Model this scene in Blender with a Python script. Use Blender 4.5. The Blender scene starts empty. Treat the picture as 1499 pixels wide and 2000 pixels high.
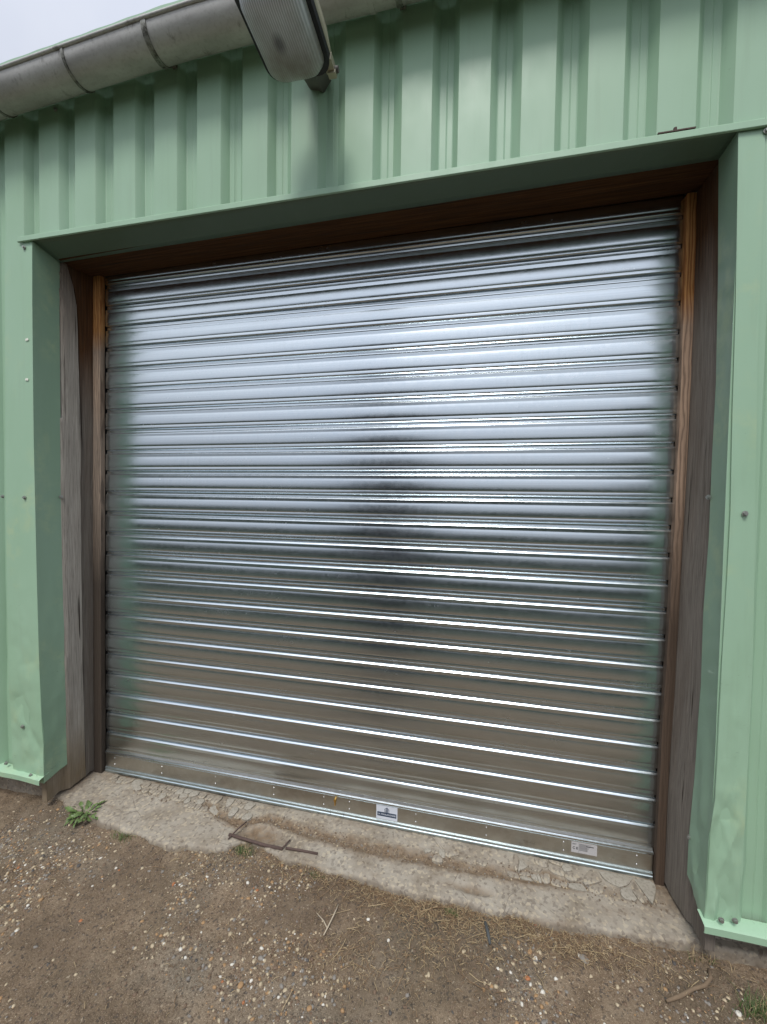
import bpy, bmesh, math, random
import numpy as np
from mathutils import Vector, Matrix
R_ = math.radians
random.seed(7); RNG = np.random.default_rng(7)
scene = bpy.context.scene
COL = scene.collection

# ------------------------------------------------------------------ camera, sky, sun, exposure
cam_d = bpy.data.cameras.new('camera'); cam = bpy.data.objects.new('camera', cam_d); COL.objects.link(cam)
cam_d.sensor_fit = 'HORIZONTAL'; cam_d.sensor_width = 36.0; cam_d.lens = 790/1499*36
cam_d.clip_start = 0.02; cam_d.clip_end = 400
rt = Vector((.9752, .2207, .0152)); up = Vector((-.0215, .0264, .9994)); fw = Vector((-.2202, .9750, -.0303))
fw.normalize(); rt = (rt - fw*rt.dot(fw)).normalized(); up = rt.cross(fw)
M = Matrix((rt, up, -fw)).transposed().to_4x4(); M.translation = Vector((1.9998, -1.8219, 1.5337))
cam.matrix_world = M; scene.camera = cam

SUN_EL, SUN_AZ = R_(58), R_(184)      # azimuth clockwise from +Y: high, in front of the wall
world = bpy.data.worlds.new('World'); scene.world = world; world.use_nodes = True
nt = world.node_tree; nt.nodes.clear()
sky = nt.nodes.new('ShaderNodeTexSky'); sky.sky_type = 'NISHITA'; sky.sun_disc = False
sky.sun_elevation = SUN_EL; sky.sun_rotation = SUN_AZ; sky.dust_density = 3; sky.air_density = 1.2
hs = nt.nodes.new('ShaderNodeHueSaturation'); hs.inputs['Saturation'].default_value = .35
nt.links.new(sky.outputs[0], hs.inputs['Color'])
tcw = nt.nodes.new('ShaderNodeTexCoord'); nz = nt.nodes.new('ShaderNodeTexNoise')
nz.inputs['Scale'].default_value = 2.2; nz.inputs['Detail'].default_value = 5
nt.links.new(tcw.outputs['Generated'], nz.inputs['Vector'])
cr = nt.nodes.new('ShaderNodeValToRGB')
cr.color_ramp.elements[0].position = .3; cr.color_ramp.elements[0].color = (6.4, 7.0, 8.6, 1)
cr.color_ramp.elements[1].position = .7; cr.color_ramp.elements[1].color = (8.9, 9.3, 10.3, 1)
nt.links.new(nz.outputs[0], cr.inputs[0])
mx = nt.nodes.new('ShaderNodeMix'); mx.data_type = 'RGBA'; mx.inputs[0].default_value = .72
nt.links.new(hs.outputs[0], mx.inputs[6]); nt.links.new(cr.outputs[0], mx.inputs[7])
bg = nt.nodes.new('ShaderNodeBackground'); bg.inputs['Strength'].default_value = .08
wo = nt.nodes.new('ShaderNodeOutputWorld')
# overcast sky: brighter towards the zenith
sx = nt.nodes.new('ShaderNodeSeparateXYZ'); nt.links.new(tcw.outputs['Generated'], sx.inputs[0])
mr = nt.nodes.new('ShaderNodeMapRange'); nt.links.new(sx.outputs[2], mr.inputs[0])
mr.inputs[1].default_value = 0; mr.inputs[2].default_value = 1; mr.inputs[3].default_value = .50; mr.inputs[4].default_value = 1.45
my = nt.nodes.new('ShaderNodeMath'); my.operation = 'MULTIPLY_ADD'; nt.links.new(sx.outputs[1], my.inputs[0]); my.inputs[1].default_value = -.22; my.inputs[2].default_value = 1.0   # cloud a little brighter on the sun's side
mm = nt.nodes.new('ShaderNodeMath'); mm.operation = 'MULTIPLY'; nt.links.new(mr.outputs[0], mm.inputs[0]); nt.links.new(my.outputs[0], mm.inputs[1])
vm = nt.nodes.new('ShaderNodeVectorMath'); vm.operation = 'SCALE'; nt.links.new(mx.outputs[2], vm.inputs[0]); nt.links.new(mm.outputs[0], vm.inputs['Scale'])
nt.links.new(vm.outputs[0], bg.inputs[0]); nt.links.new(bg.outputs[0], wo.inputs[0])
sd = bpy.data.lights.new('sun', 'SUN'); sd.energy = 1.5; sd.angle = R_(16); sd.color = (1, .97, .93)
so = bpy.data.objects.new('sun', sd); COL.objects.link(so)
sdir = Vector((math.sin(SUN_AZ)*math.cos(SUN_EL), math.cos(SUN_AZ)*math.cos(SUN_EL), math.sin(SUN_EL)))
so.rotation_euler = sdir.to_track_quat('Z', 'Y').to_euler(); so.location = (2, -6, 9)
scene.view_settings.view_transform = 'Standard'; scene.view_settings.look = 'None'
scene.view_settings.gamma = 1; scene.view_settings.use_curve_mapping = False
scene.view_settings.exposure = 0.50

# ------------------------------------------------------------------ helpers
def noise2(x, y, seed=0):
    x = np.asarray(x, float); y = np.asarray(y, float)
    xi = np.floor(x).astype(np.int64); yi = np.floor(y).astype(np.int64); fx = x-xi; fy = y-yi
    def h(a, b):
        n = (a*374761393 + b*668265263 + seed*1442695041) & 0xffffffff
        n = ((n ^ (n >> 13))*1274126177) & 0xffffffff
        return ((n ^ (n >> 16)) & 0xffff)/65535.0
    u = fx*fx*(3-2*fx); v = fy*fy*(3-2*fy)
    return (h(xi, yi)*(1-u)+h(xi+1, yi)*u)*(1-v) + (h(xi, yi+1)*(1-u)+h(xi+1, yi+1)*u)*v
def fbm(x, y, seed=0, oct=4):
    s = 0; a = .5; f = 1
    for i in range(oct):
        s = s + a*(noise2(x*f, y*f, seed+i*17)*2-1); a *= .5; f *= 2.03
    return s
def terp(z, pts):   # pts: (z, value) in any order
    p = sorted(pts); return np.interp(z, [a for a, b in p], [b for a, b in p])
def setp(o, **k):
    for a, b in k.items():
        if b is not None: o[a] = b
def thing(name, label, cat, loc=(0, 0, 0), group=None):
    o = bpy.data.objects.new(name, None); COL.objects.link(o); o.location = loc; o.empty_display_size = .1
    setp(o, label=label, category=cat, group=group); return o
def world_origin(p):
    v = Vector((0, 0, 0))
    while p is not None: v += p.location; p = p.parent
    return v
def mesh_obj(name, V, F, mat, parent=None, loc=None, smooth=False, sharp=None, recalc=True, **props):
    """V in world coordinates; stored relative to the parent's (or own) origin"""
    org = world_origin(parent) if parent else Vector(loc or (0, 0, 0))
    if parent is not None and loc is not None: org = Vector(loc)
    V = np.asarray(V, float) - np.array(org)
    me = bpy.data.meshes.new(name); me.from_pydata(V.tolist(), [], F); me.update()
    if recalc or sharp:
        bm = bmesh.new(); bm.from_mesh(me)
        if recalc: bmesh.ops.recalc_face_normals(bm, faces=bm.faces)
        if sharp:
            for e in bm.edges:
                if len(e.link_faces) == 2 and e.calc_face_angle(0) > R_(sharp): e.smooth = False
        bm.to_mesh(me); bm.free()
    if smooth or sharp: me.polygons.foreach_set('use_smooth', [True]*len(me.polygons))
    for m in (mat if isinstance(mat, (list, tuple)) else [mat]): me.materials.append(m)
    o = bpy.data.objects.new(name, me); COL.objects.link(o)
    if parent is not None:
        o.parent = parent; o.location = org - world_origin(parent)
    else: o.location = org
    setp(o, **props); return o
def grid_faces(nu, nv, base=0):
    return [(base+i*nv+j, base+(i+1)*nv+j, base+(i+1)*nv+j+1, base+i*nv+j+1) for i in range(nu-1) for j in range(nv-1)]
def slab(P, off):
    """closed plate from a grid of front points P (nu,nv,3) and an offset (vector or grid) to its back"""
    P = np.asarray(P, float); nu, nv = P.shape[:2]; B = P + np.asarray(off)
    V = np.concatenate([P.reshape(-1, 3), B.reshape(-1, 3)]); n = nu*nv
    F = grid_faces(nu, nv) + [tuple(reversed(f)) for f in grid_faces(nu, nv, n)]
    ring = [(i, 0) for i in range(nu)] + [(nu-1, j) for j in range(1, nv)] + [(i, nv-1) for i in range(nu-2, -1, -1)] + [(0, j) for j in range(nv-2, 0, -1)]
    r = [i*nv+j for i, j in ring]
    for a, b in zip(r, r[1:]+r[:1]): F.append((a, b, b+n, a+n))
    return V, F
def join(*parts):
    V = []; F = []; n = 0
    for v, f in parts:
        V.append(np.asarray(v, float)); F += [tuple(i+n for i in q) for q in f]; n += len(v)
    return np.concatenate(V), F
def box(x0, x1, y0, y1, z0, z1):
    v = [(x, y, z) for x in (x0, x1) for y in (y0, y1) for z in (z0, z1)]
    return np.array(v, float), [(0, 1, 3, 2), (4, 6, 7, 5), (0, 4, 5, 1), (2, 3, 7, 6), (0, 2, 6, 4), (1, 5, 7, 3)]
def tube(pts, rad, n=8, cap=True):
    pts = [Vector(p) for p in pts]; V = []; F = []
    rad = rad if hasattr(rad, '__len__') else [rad]*len(pts)
    for i, p in enumerate(pts):
        d = (pts[min(i+1, len(pts)-1)]-pts[max(i-1, 0)]).normalized()
        a = d.orthogonal().normalized() if i == 0 else (a - d*a.dot(d)).normalized()
        b = d.cross(a)
        for k in range(n):
            t = 2*math.pi*k/n; V.append(tuple(p + (a*math.cos(t)+b*math.sin(t))*rad[i]))
    for i in range(len(pts)-1):
        for k in range(n): F.append((i*n+k, i*n+(k+1) % n, (i+1)*n+(k+1) % n, (i+1)*n+k))
    if cap: F.append(tuple(range(n-1, -1, -1))); F.append(tuple((len(pts)-1)*n+k for k in range(n)))
    return np.array(V), F
def ico():
    t = (1+5**.5)/2
    v = np.array([(-1, t, 0), (1, t, 0), (-1, -t, 0), (1, -t, 0), (0, -1, t), (0, 1, t), (0, -1, -t), (0, 1, -t), (t, 0, -1), (t, 0, 1), (-t, 0, -1), (-t, 0, 1)])/math.hypot(1, t)
    f = [(0, 11, 5), (0, 5, 1), (0, 1, 7), (0, 7, 10), (0, 10, 11), (1, 5, 9), (5, 11, 4), (11, 10, 2), (10, 7, 6), (7, 1, 8), (3, 9, 4), (3, 4, 2), (3, 2, 6), (3, 6, 8), (3, 8, 9), (4, 9, 5), (2, 4, 11), (6, 2, 10), (8, 6, 7), (9, 8, 1)]
    return v, f

# ------------------------------------------------------------------ materials
class Mat:
    def __init__(s, name, rough=.6, metal=0., base=(.5, .5, .5), spec=.5):
        s.m = bpy.data.materials.new(name); s.m.use_nodes = True; s.t = s.m.node_tree
        s.b = s.t.nodes['Principled BSDF']; s.b.inputs['Roughness'].default_value = rough
        s.b.inputs['Metallic'].default_value = metal; s.b.inputs['Base Color'].default_value = (*base, 1)
        s.b.inputs['Specular IOR Level'].default_value = spec
        s.tc = s.t.nodes.new('ShaderNodeTexCoord')
    def L(s, a, b): s.t.links.new(a, b)
    def map(s, scale=(1, 1, 1), loc=(0, 0, 0)):
        n = s.t.nodes.new('ShaderNodeMapping'); n.inputs['Scale'].default_value = scale; n.inputs['Location'].default_value = loc
        s.L(s.tc.outputs['Object'], n.inputs['Vector']); return n.outputs[0]
    def noise(s, scale, stretch=(1, 1, 1), detail=4, rough=.55, dist=0, loc=(0, 0, 0)):
        n = s.t.nodes.new('ShaderNodeTexNoise'); n.inputs['Scale'].default_value = scale; n.inputs['Detail'].default_value = detail
        n.inputs['Roughness'].default_value = rough; n.inputs['Distortion'].default_value = dist
        s.L(s.map(stretch, loc), n.inputs['Vector']); return n.outputs[0]
    def vor(s, scale, feature='F1', stretch=(1, 1, 1), out='Distance', rnd=1):
        n = s.t.nodes.new('ShaderNodeTexVoronoi'); n.feature = feature; n.inputs['Scale'].default_value = scale
        n.inputs['Randomness'].default_value = rnd
        s.L(s.map(stretch), n.inputs['Vector']); return n.outputs[out]
    def ramp(s, f, stops, interp='LINEAR'):
        n = s.t.nodes.new('ShaderNodeValToRGB'); e = n.color_ramp.elements; n.color_ramp.interpolation = interp
        while len(e) < len(stops): e.new(.5)
        for k, (p, c) in enumerate(stops):
            e[k].position = p; e[k].color = (*c, 1) if hasattr(c, '__len__') else (c, c, c, 1)
        s.L(f, n.inputs[0]); return n.outputs[0]
    def mix(s, f, a, b, mode='MIX'):
        n = s.t.nodes.new('ShaderNodeMix'); n.data_type = 'RGBA'; n.blend_type = mode
        for sock, v in ((n.inputs[0], f), (n.inputs[6], a), (n.inputs[7], b)):
            if hasattr(v, 'links'): s.L(v, sock)
            elif hasattr(v, '__len__'): sock.default_value = (*v, 1)
            else: sock.default_value = v
        return n.outputs[2]
    def math(s, op, a, b=0., c=None, clamp=False):
        n = s.t.nodes.new('ShaderNodeMath'); n.operation = op; n.use_clamp = clamp
        for sock, v in zip(n.inputs, (a, b) if c is None else (a, b, c)):
            if hasattr(v, 'links'): s.L(v, sock)
            else: sock.default_value = v
        return n.outputs[0]
    def sep(s):
        n = s.t.nodes.new('ShaderNodeSeparateXYZ'); s.L(s.tc.outputs['Object'], n.inputs[0]); return n.outputs
    def rng(s, f, a, b, c=0., d=1.):
        n = s.t.nodes.new('ShaderNodeMapRange'); s.L(f, n.inputs[0])
        for i, v in zip((1, 2, 3, 4), (a, b, c, d)): n.inputs[i].default_value = v
        return n.outputs[0]
    def dist(s, c, r):   # ellipsoidal distance from a point, 1 on its rim
        sub = s.t.nodes.new('ShaderNodeVectorMath'); sub.operation = 'SUBTRACT'; sub.inputs[1].default_value = c
        s.L(s.tc.outputs['Object'], sub.inputs[0])
        dv = s.t.nodes.new('ShaderNodeVectorMath'); dv.operation = 'DIVIDE'; dv.inputs[1].default_value = r
        s.L(sub.outputs[0], dv.inputs[0])
        ln = s.t.nodes.new('ShaderNodeVectorMath'); ln.operation = 'LENGTH'; s.L(dv.outputs[0], ln.inputs[0])
        return ln.outputs['Value']
    def col(s, c): s.L(c, s.b.inputs['Base Color']); return s
    def rgh(s, c): s.L(c, s.b.inputs['Roughness']); return s
    def bump(s, h, strength=.3, dist=.002):
        n = s.t.nodes.new('ShaderNodeBump'); n.inputs['Strength'].default_value = strength; n.inputs['Distance'].default_value = dist
        s.L(h, n.inputs['Height'])
        if getattr(s, 'lastb', None): s.L(s.lastb, n.inputs['Normal'])
        s.lastb = n.outputs[0]; s.L(n.outputs[0], s.b.inputs['Normal']); return s

GREEN = (.325, .490, .348)
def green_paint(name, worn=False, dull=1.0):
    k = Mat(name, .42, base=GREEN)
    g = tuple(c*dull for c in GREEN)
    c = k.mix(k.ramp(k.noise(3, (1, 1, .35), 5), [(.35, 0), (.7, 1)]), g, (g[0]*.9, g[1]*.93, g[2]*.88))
    # rain-washed grime in vertical streaks
    st = k.ramp(k.noise(9, (4, 4, .25), 5, .6), [(.55, 0), (.85, .22)])
    c = k.mix(st, c, (.20, .27, .18))
    sp = k.ramp(k.noise(140, (1, 1, 1), 2, .5), [(.74, 0), (.8, .35)])
    c = k.mix(sp, c, (.1, .12, .07))
    if worn:
        z = k.sep()[2]
        low = k.rng(z, 1.3, .1, 0, 1)
        mott = k.ramp(k.noise(14, (1, 1, 1), 6, .65), [(.45, 0), (.62, 1)])
        yel = k.ramp(k.noise(4, (1, 1, .6), 3), [(.5, 0), (.62, 1)])
        c = k.mix(k.math('MULTIPLY', k.math('MULTIPLY', yel, mott), .45), c, (.42, .52, .30))
        scr = k.ramp(k.noise(22, (1, 1, 5), 4, .6, 1.5), [(.655, 0), (.67, 1), (.68, 1), (.695, 0)])
        msk = k.ramp(k.noise(6, (1, 1, 1), 2), [(.52, 0), (.6, 1)])
        c = k.mix(k.math('MULTIPLY', k.math('MULTIPLY', scr, msk), k.math('MULTIPLY', low, .95)), c, (.06, .075, .05))
    k.col(c); k.rgh(k.ramp(k.noise(12, (1, 1, .4), 4), [(.3, .36), (.7, .52)]))
    k.bump(k.noise(5, (1, 1, .5), 3), .25, .006); k.bump(k.noise(260, (1, 1, 1), 2), .06, .0006)
    return k.m
m_green = green_paint('green_coated_steel'); m_green_worn = green_paint('green_coated_steel_worn', True)
m_green_dull = green_paint('green_coated_steel_reveal', True, .80); m_green_soffit = green_paint('shaded_green_soffit', False, .36)  # soffit green lowered: shade under the door head put into the paint

def galvanised(name, base=(.65, .72, .755), r0=.18, r1=.24):
    k = Mat(name, .25, 1.0, base)
    spang = k.vor(55, 'F1', (1, 1, 1), 'Color')
    bw = k.t.nodes.new('ShaderNodeRGBToBW'); k.L(spang, bw.inputs[0])
    fine = k.noise(1, (1.6, 220, 260), 4, .6); broad = k.noise(3.0, (.6, 1, 9), 3)
    c = k.mix(k.ramp(fine, [(.3, 0), (.7, .5)]), base, tuple(x*.84 for x in base))
    c = k.mix(k.math('MULTIPLY', bw.outputs[0], .18), c, (.8, .82, .84))
    dirt = k.ramp(k.noise(7, (1, 1, 1), 6, .7), [(.68, 0), (.82, .2)])
    c = k.mix(dirt, c, (.42, .42, .41))
    sm = k.math('MULTIPLY', k.ramp(k.noise(1, (70, 1, 5), 3, .6), [(.52, 0), (.62, 1)]), k.ramp(k.noise(1.6, (1, 1, 1.6), 2), [(.52, 0), (.62, 1)]))
    c = k.mix(k.math('MULTIPLY', sm, .07), c, (.40, .41, .41))
    spk = k.ramp(k.noise(170, (.7, 1, 1), 1), [(.84, 0), (.87, .3)]); c = k.mix(spk, c, (.3, .3, .29))
    k.col(c)
    rr = k.math('ADD', k.rng(broad, .3, .7, r0, r1), k.math('MULTIPLY', bw.outputs[0], .05))
    rr = k.math('ADD', rr, k.math('MULTIPLY', dirt, .03))
    k.rgh(rr)
    return k.m
m_galv = galvanised('galvanised_steel'); m_galv_blue = galvanised('galvanised_angle', (.50, .60, .64), .28, .4)
m_zinc_bar = galvanised('galvanised_flat_plate', (.50, .49, .45), .26, .36)

def wood(name, knots=(), brown_from=2.0, brown_to=2.5, stretch=(150, 150, 3.0), grey=(.31, .27, .235), always=0., low_brown=False):
    k = Mat(name, .85, spec=.2)
    g1 = k.noise(1, stretch, 6, .65, .3); g2 = k.noise(1, tuple(v*3.1 for v in stretch), 4, .6)
    cg = k.ramp(g1, [(.25, tuple(c*.42 for c in grey)), (.45, tuple(c*.85 for c in grey)), (.62, grey), (.8, tuple(min(1, c*1.45) for c in grey))])
    cb = k.ramp(g1, [(.25, (.024, .010, .004)), (.5, (.078, .034, .012)), (.75, (.15, .068, .025))])  # brown darkened to stand in for shade around the door head
    z = k.sep()[2]
    f = k.math('ADD', k.rng(z, brown_from, brown_to, 0, 1), k.math('MULTIPLY', k.math('SUBTRACT', k.noise(1, (14, 14, 2.4), 3), .5), .9))
    f = k.math('MAXIMUM', k.math('ADD', f, 0, clamp=True), always, clamp=True)
    c = k.mix(f, cg, cb)
    if low_brown:
        lf = k.math('ADD', k.rng(z, .42, .05, 0, .8), k.math('MULTIPLY', k.math('SUBTRACT', k.noise(7, (1, 1, .6), 4), .5), 1.0), clamp=True)
        lf = k.math('MULTIPLY', lf, k.rng(z, .75, .5, 0, 1))
        c = k.mix(lf, c, (.20, .15, .09))
    crack = k.ramp(k.noise(1, tuple(v*.5 for v in stretch[:2])+(stretch[2]*.5,), 3, .5), [(.30, 1), (.34, 0)])
    c = k.mix(crack, c, (.03, .022, .017))
    h = g1
    for (kx, ky, kz, ry, rz) in knots:
        d = k.math('ADD', k.dist((kx, ky, kz), (.05, ry, rz)), k.math('MULTIPLY', k.math('SUBTRACT', g2, .5), .5))
        c = k.mix(k.rng(d, 2.6, 1.2, 0, .45), c, tuple(x*1.5 for x in grey))
        c = k.mix(k.rng(d, 1.25, .75, 0, 1), c, (.045, .028, .018))
    c = k.mix(k.ramp(g2, [(.35, .45), (.5, 0)]), c, (.06, .045, .035)); k.col(c); k.bump(h, .9, .003); k.bump(g2, .5, .001); k.bump(crack, -.6, .002)
    return k.m
m_jamb_l = wood('weathered_jamb_board', [(-.055, -.145, 1.93, .028, .004), (-.055, -.13, 1.31, .012, .004), (-.055, -.135, .93, .035, .010), (-.055, -.12, .50, .008, .004), (-.055, -.15, 2.38, .010, .006)], grey=(.40, .37, .32), low_brown=True, brown_from=2.25, brown_to=2.85)
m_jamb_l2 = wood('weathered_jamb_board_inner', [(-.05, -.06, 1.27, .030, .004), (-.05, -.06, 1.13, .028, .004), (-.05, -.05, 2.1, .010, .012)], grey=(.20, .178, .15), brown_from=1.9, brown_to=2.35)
m_jamb_r = wood('weathered_knotty_board', [(2.81, -.123, 1.915, .006, .017), (2.81, -.123, 1.58, .004, .008), (2.81, -.165, 1.336, .005, .016), (2.81, -.119, 1.295, .004, .011), (2.81, -.111, 1.11, .004, .008), (2.81, -.092, .719, .006, .014)],
                grey=(.235, .208, .175), brown_from=2.15, brown_to=2.55)
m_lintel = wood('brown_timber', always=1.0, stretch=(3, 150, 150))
def batten_mat(name, bf, bt, g):
    k = Mat(name, .8, spec=.25)
    d = k.noise(1, (9, 9, 1.3), 3, .5); w = k.t.nodes.new('ShaderNodeTexWave'); w.wave_type = 'BANDS'; w.bands_direction = 'X'
    w.inputs['Scale'].default_value = 26; w.inputs['Distortion'].default_value = 9; w.inputs['Detail'].default_value = 3; w.inputs['Detail Scale'].default_value = 1.2
    k.L(k.map((1, 1, .16)), w.inputs['Vector'])
    c = k.ramp(w.outputs['Fac'], [(.0, tuple(x*.62 for x in g)), (.45, g), (1, tuple(x*1.22 for x in g))])
    cb = k.ramp(w.outputs['Fac'], [(.0, (.30, .12, .035)), (.5, (.46, .21, .07)), (1, (.55, .28, .10))])
    z = k.sep()[2]
    c = k.mix(k.math('ADD', k.rng(z, bf, bt, 0, 1), k.math('MULTIPLY', k.math('SUBTRACT', d, .5), .6), clamp=True), c, cb)
    dk = k.ramp(k.noise(1, (30, 30, 1.1), 4, .6), [(.5, 0), (.75, .75)])
    c = k.mix(dk, c, tuple(x*.35 for x in g))
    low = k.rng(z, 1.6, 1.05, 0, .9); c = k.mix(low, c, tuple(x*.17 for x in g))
    k.col(c); k.bump(w.outputs['Fac'], .35, .001); k.bump(k.noise(1, (160, 160, 8), 3), .4, .0012); return k.m
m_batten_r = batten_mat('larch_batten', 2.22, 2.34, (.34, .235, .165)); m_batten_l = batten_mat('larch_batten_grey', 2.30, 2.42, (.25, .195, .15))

k = Mat('concrete', .9, spec=.25)
n1 = k.noise(6, detail=6, rough=.6); n2 = k.noise(60, detail=6, rough=.7)
c = k.ramp(n1, [(.3, (.205, .17, .125)), (.5, (.285, .25, .20)), (.72, (.355, .325, .27))])
c = k.mix(k.ramp(n2, [(.32, .55), (.46, 0)]), c, (.16, .125, .09)); c = k.mix(k.ramp(n2, [(.60, 0), (.72, .6)]), c, (.45, .41, .34))
agg = k.vor(95, out='Color'); bw = k.t.nodes.new('ShaderNodeRGBToBW'); k.L(agg, bw.inputs[0])
c = k.mix(k.ramp(bw.outputs[0], [(.70, 0), (.8, .35)]), c, (.52, .44, .31))
c = k.mix(k.ramp(bw.outputs[0], [(.2, .4), (.27, 0)]), c, (.09, .07, .055))
cd = k.math('ADD', k.vor(8, 'DISTANCE_TO_EDGE', rnd=1), k.math('MULTIPLY', k.math('SUBTRACT', k.noise(40, detail=4), .5), .05)); ctr = k.ramp(cd, [(.0, 1), (.010, 0)])
ctr = k.math('MULTIPLY', ctr, k.ramp(k.noise(3, detail=2), [(.50, 0), (.60, .8)]))
c = k.mix(k.math('MULTIPLY', ctr, .7), c, (.07, .05, .035))
at = k.t.nodes.new('ShaderNodeAttribute'); at.attribute_name = 'soil'
dirt = k.math('ADD', k.math('MULTIPLY', k.ramp(k.noise(4.5, (1, 2.2, 1), 6, .62, loc=(3, 1, 0)), [(.54, 0), (.66, .6)]), .8), at.outputs['Fac'])
dirt = k.math('MULTIPLY', dirt, k.ramp(k.noise(30, detail=5, rough=.7), [(.30, .35), (.55, 1)]), clamp=True)
c = k.mix(dirt, c, k.ramp(n2, [(.35, (.10, .068, .042)), (.62, (.215, .155, .10))]))
k.col(c); k.bump(n2, .55, .003); k.bump(ctr, -.5, .003); k.bump(bw.outputs[0], .2, .0015); m_conc = k.m
k = Mat('concrete_screed', .85, spec=.25)
n2 = k.noise(80, detail=5, rough=.65)
c = k.ramp(k.noise(10, detail=5), [(.3, (.27, .245, .20)), (.7, (.36, .33, .275))]); c = k.mix(k.ramp(n2, [(.36, .5), (.5, 0)]), c, (.12, .10, .075))
k.col(c); k.bump(n2, .35, .002); m_screed = k.m

k = Mat('packed_dirt', .95, spec=.2)
n0 = k.noise(1.5, detail=4); n1 = k.noise(11, detail=6, rough=.6); n2 = k.noise(95, detail=6, rough=.7); n3 = k.noise(330, detail=3, rough=.6)
c = k.ramp(n1, [(.3, (.105, .073, .046)), (.52, (.180, .130, .085)), (.75, (.25, .19, .13))])
gy = k.ramp(k.noise(2.2, detail=5, loc=(5, 2, 0)), [(.52, 0), (.64, .6)])
c = k.mix(gy, c, k.ramp(n2, [(.3, (.10, .09, .072)), (.6, (.215, .19, .15))]))
c = k.mix(k.ramp(n2, [(.34, .85), (.48, 0)]), c, (.055, .038, .026)); c = k.mix(k.ramp(n3, [(.53, 0), (.66, .75)]), c, (.40, .315, .225))
c = k.mix(k.ramp(k.noise(1.7, detail=4, rough=.6, loc=(1, 7, 0)), [(.40, .45), (.56, 0)]), c, (.085, .062, .042))
vc = k.vor(150, out='Color'); bw = k.t.nodes.new('ShaderNodeRGBToBW'); k.L(vc, bw.inputs[0])
c = k.mix(k.ramp(bw.outputs[0], [(.90, 0), (.93, .5)]), c, (.45, .38, .28)); c = k.mix(k.ramp(bw.outputs[0], [(.16, .6), (.2, 0)]), c, (.045, .04, .038))
y = k.sep()[1]   # unseen far ground painted dark grey-green to deepen the slats' reflection
c = k.mix(k.math('ADD', k.rng(y, -2.2, -3.6, 0, 1), k.math('SUBTRACT', n0, .5), clamp=True), c, k.mix(n1, (.022, .036, .028), (.05, .07, .048)))
k.col(c); k.bump(n2, .8, .005); k.bump(n3, .5, .0015); k.bump(bw.outputs[0], .25, .002); m_dirt = k.m

def plain(name, c, rough=.7, metal=0., var=.25, sc=30, bump=.2, bd=.001):
    k = Mat(name, rough, metal)
    n = k.noise(sc, detail=4); k.col(k.mix(n, tuple(x*(1-var) for x in c), tuple(min(1, x*(1+var)) for x in c))); k.bump(n, bump, bd); return k.m
m_stones = [plain('stone_'+a, b, .6, var=.2, sc=60) for a, b in (('cream', (.44, .36, .24)), ('grey', (.21, .19, .165)), ('ochre', (.33, .20, .095)), ('brown', (.15, .098, .062)), ('flint', (.075, .068, .062)), ('white', (.60, .57, .50)), ('orange', (.34, .13, .05)))]
m_crumb = plain('dirt_crumb', (.15, .11, .076), .95, var=.35, sc=50)
m_straw = plain('dry_straw', (.42, .32, .18), .8, var=.3, sc=15); m_straw2 = plain('brown_straw', (.24, .155, .085), .85, var=.3, sc=15)
m_leaf = plain('weed_leaf', (.10, .155, .045), .5, var=.35, sc=25); m_blade = plain('grass_blade', (.07, .12, .03), .6, var=.3, sc=15)
m_twig = plain('twig_bark', (.17, .12, .075), .85, sc=80, bump=.5); m_twig_pale = plain('pale_twig', (.45, .38, .28), .8); m_stick_dark = plain('wet_dark_stick', (.06, .065, .065), .7)
m_rust = plain('rusted_steel', (.085, .055, .045), .85, var=.4, sc=90, bump=.5)
m_black = plain('black_rubber', (.02, .02, .022), .6); m_dark_metal = plain('dark_guide_channel', (.03, .03, .032), .5, .6)
m_bolt = plain('bolt_steel', (.35, .36, .33), .45, .7, sc=120); m_rivet = plain('bright_rivet', (.75, .77, .78), .3, 1.0)
m_brass = plain('brass', (.75, .48, .14), .3, 1.0); m_sticker = plain('white_sticker', (.62, .66, .72), .5, var=.03)
m_label2 = plain('grey_label', (.48, .47, .47), .6, var=.04); m_navy = plain('navy_print', (.015, .035, .075), .5); m_ink = plain('black_print', (.03, .03, .035), .5)
m_paper = plain('torn_paper', (.75, .75, .66), .7); m_cream = plain('cream_enamel', (.36, .34, .24), .5, var=.2, sc=18); m_leather = plain('dirty_casting', (.10, .095, .085), .7, sc=20)
m_interior = plain('bare_interior', (.10, .09, .08), .9); m_red = plain('red_cable', (.5, .05, .03), .5)

k = Mat('zinc_gutter', .5, .12, (.42, .42, .40))
a = k.noise(5, (.6, 2, 2), 5, .6); b = k.noise(70, detail=4, rough=.7)
c = k.ramp(a, [(.3, (.36, .35, .33)), (.55, (.52, .515, .49)), (.8, (.58, .575, .55))]); c = k.mix(k.ramp(b, [(.5, 0), (.75, .4)]), c, (.22, .20, .17))
c = k.mix(k.ramp(k.noise(16, (1, .5, .5), 5, .7), [(.60, 0), (.72, .7)]), c, (.12, .11, .09))
k.col(c); k.bump(b, .2, .0008); k.rgh(k.ramp(a, [(.3, .42), (.7, .6)])); m_gut = k.m
k = Mat('tarnished_strap', .6, .5)
k.col(k.ramp(k.noise(24, detail=5, rough=.7), [(.38, (.06, .055, .045)), (.5, (.25, .25, .22)), (.7, (.38, .38, .36))])); m_strap = k.m
k = Mat('ribbed_lamp_glass', .28, 0, (.5, .52, .53))
w = k.t.nodes.new('ShaderNodeTexWave'); w.bands_direction = 'X'; w.inputs['Scale'].default_value = 42; w.inputs['Distortion'].default_value = .8
k.L(k.map((1, .1, 0)), w.inputs['Vector'])
yy = k.sep()[1]
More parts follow.
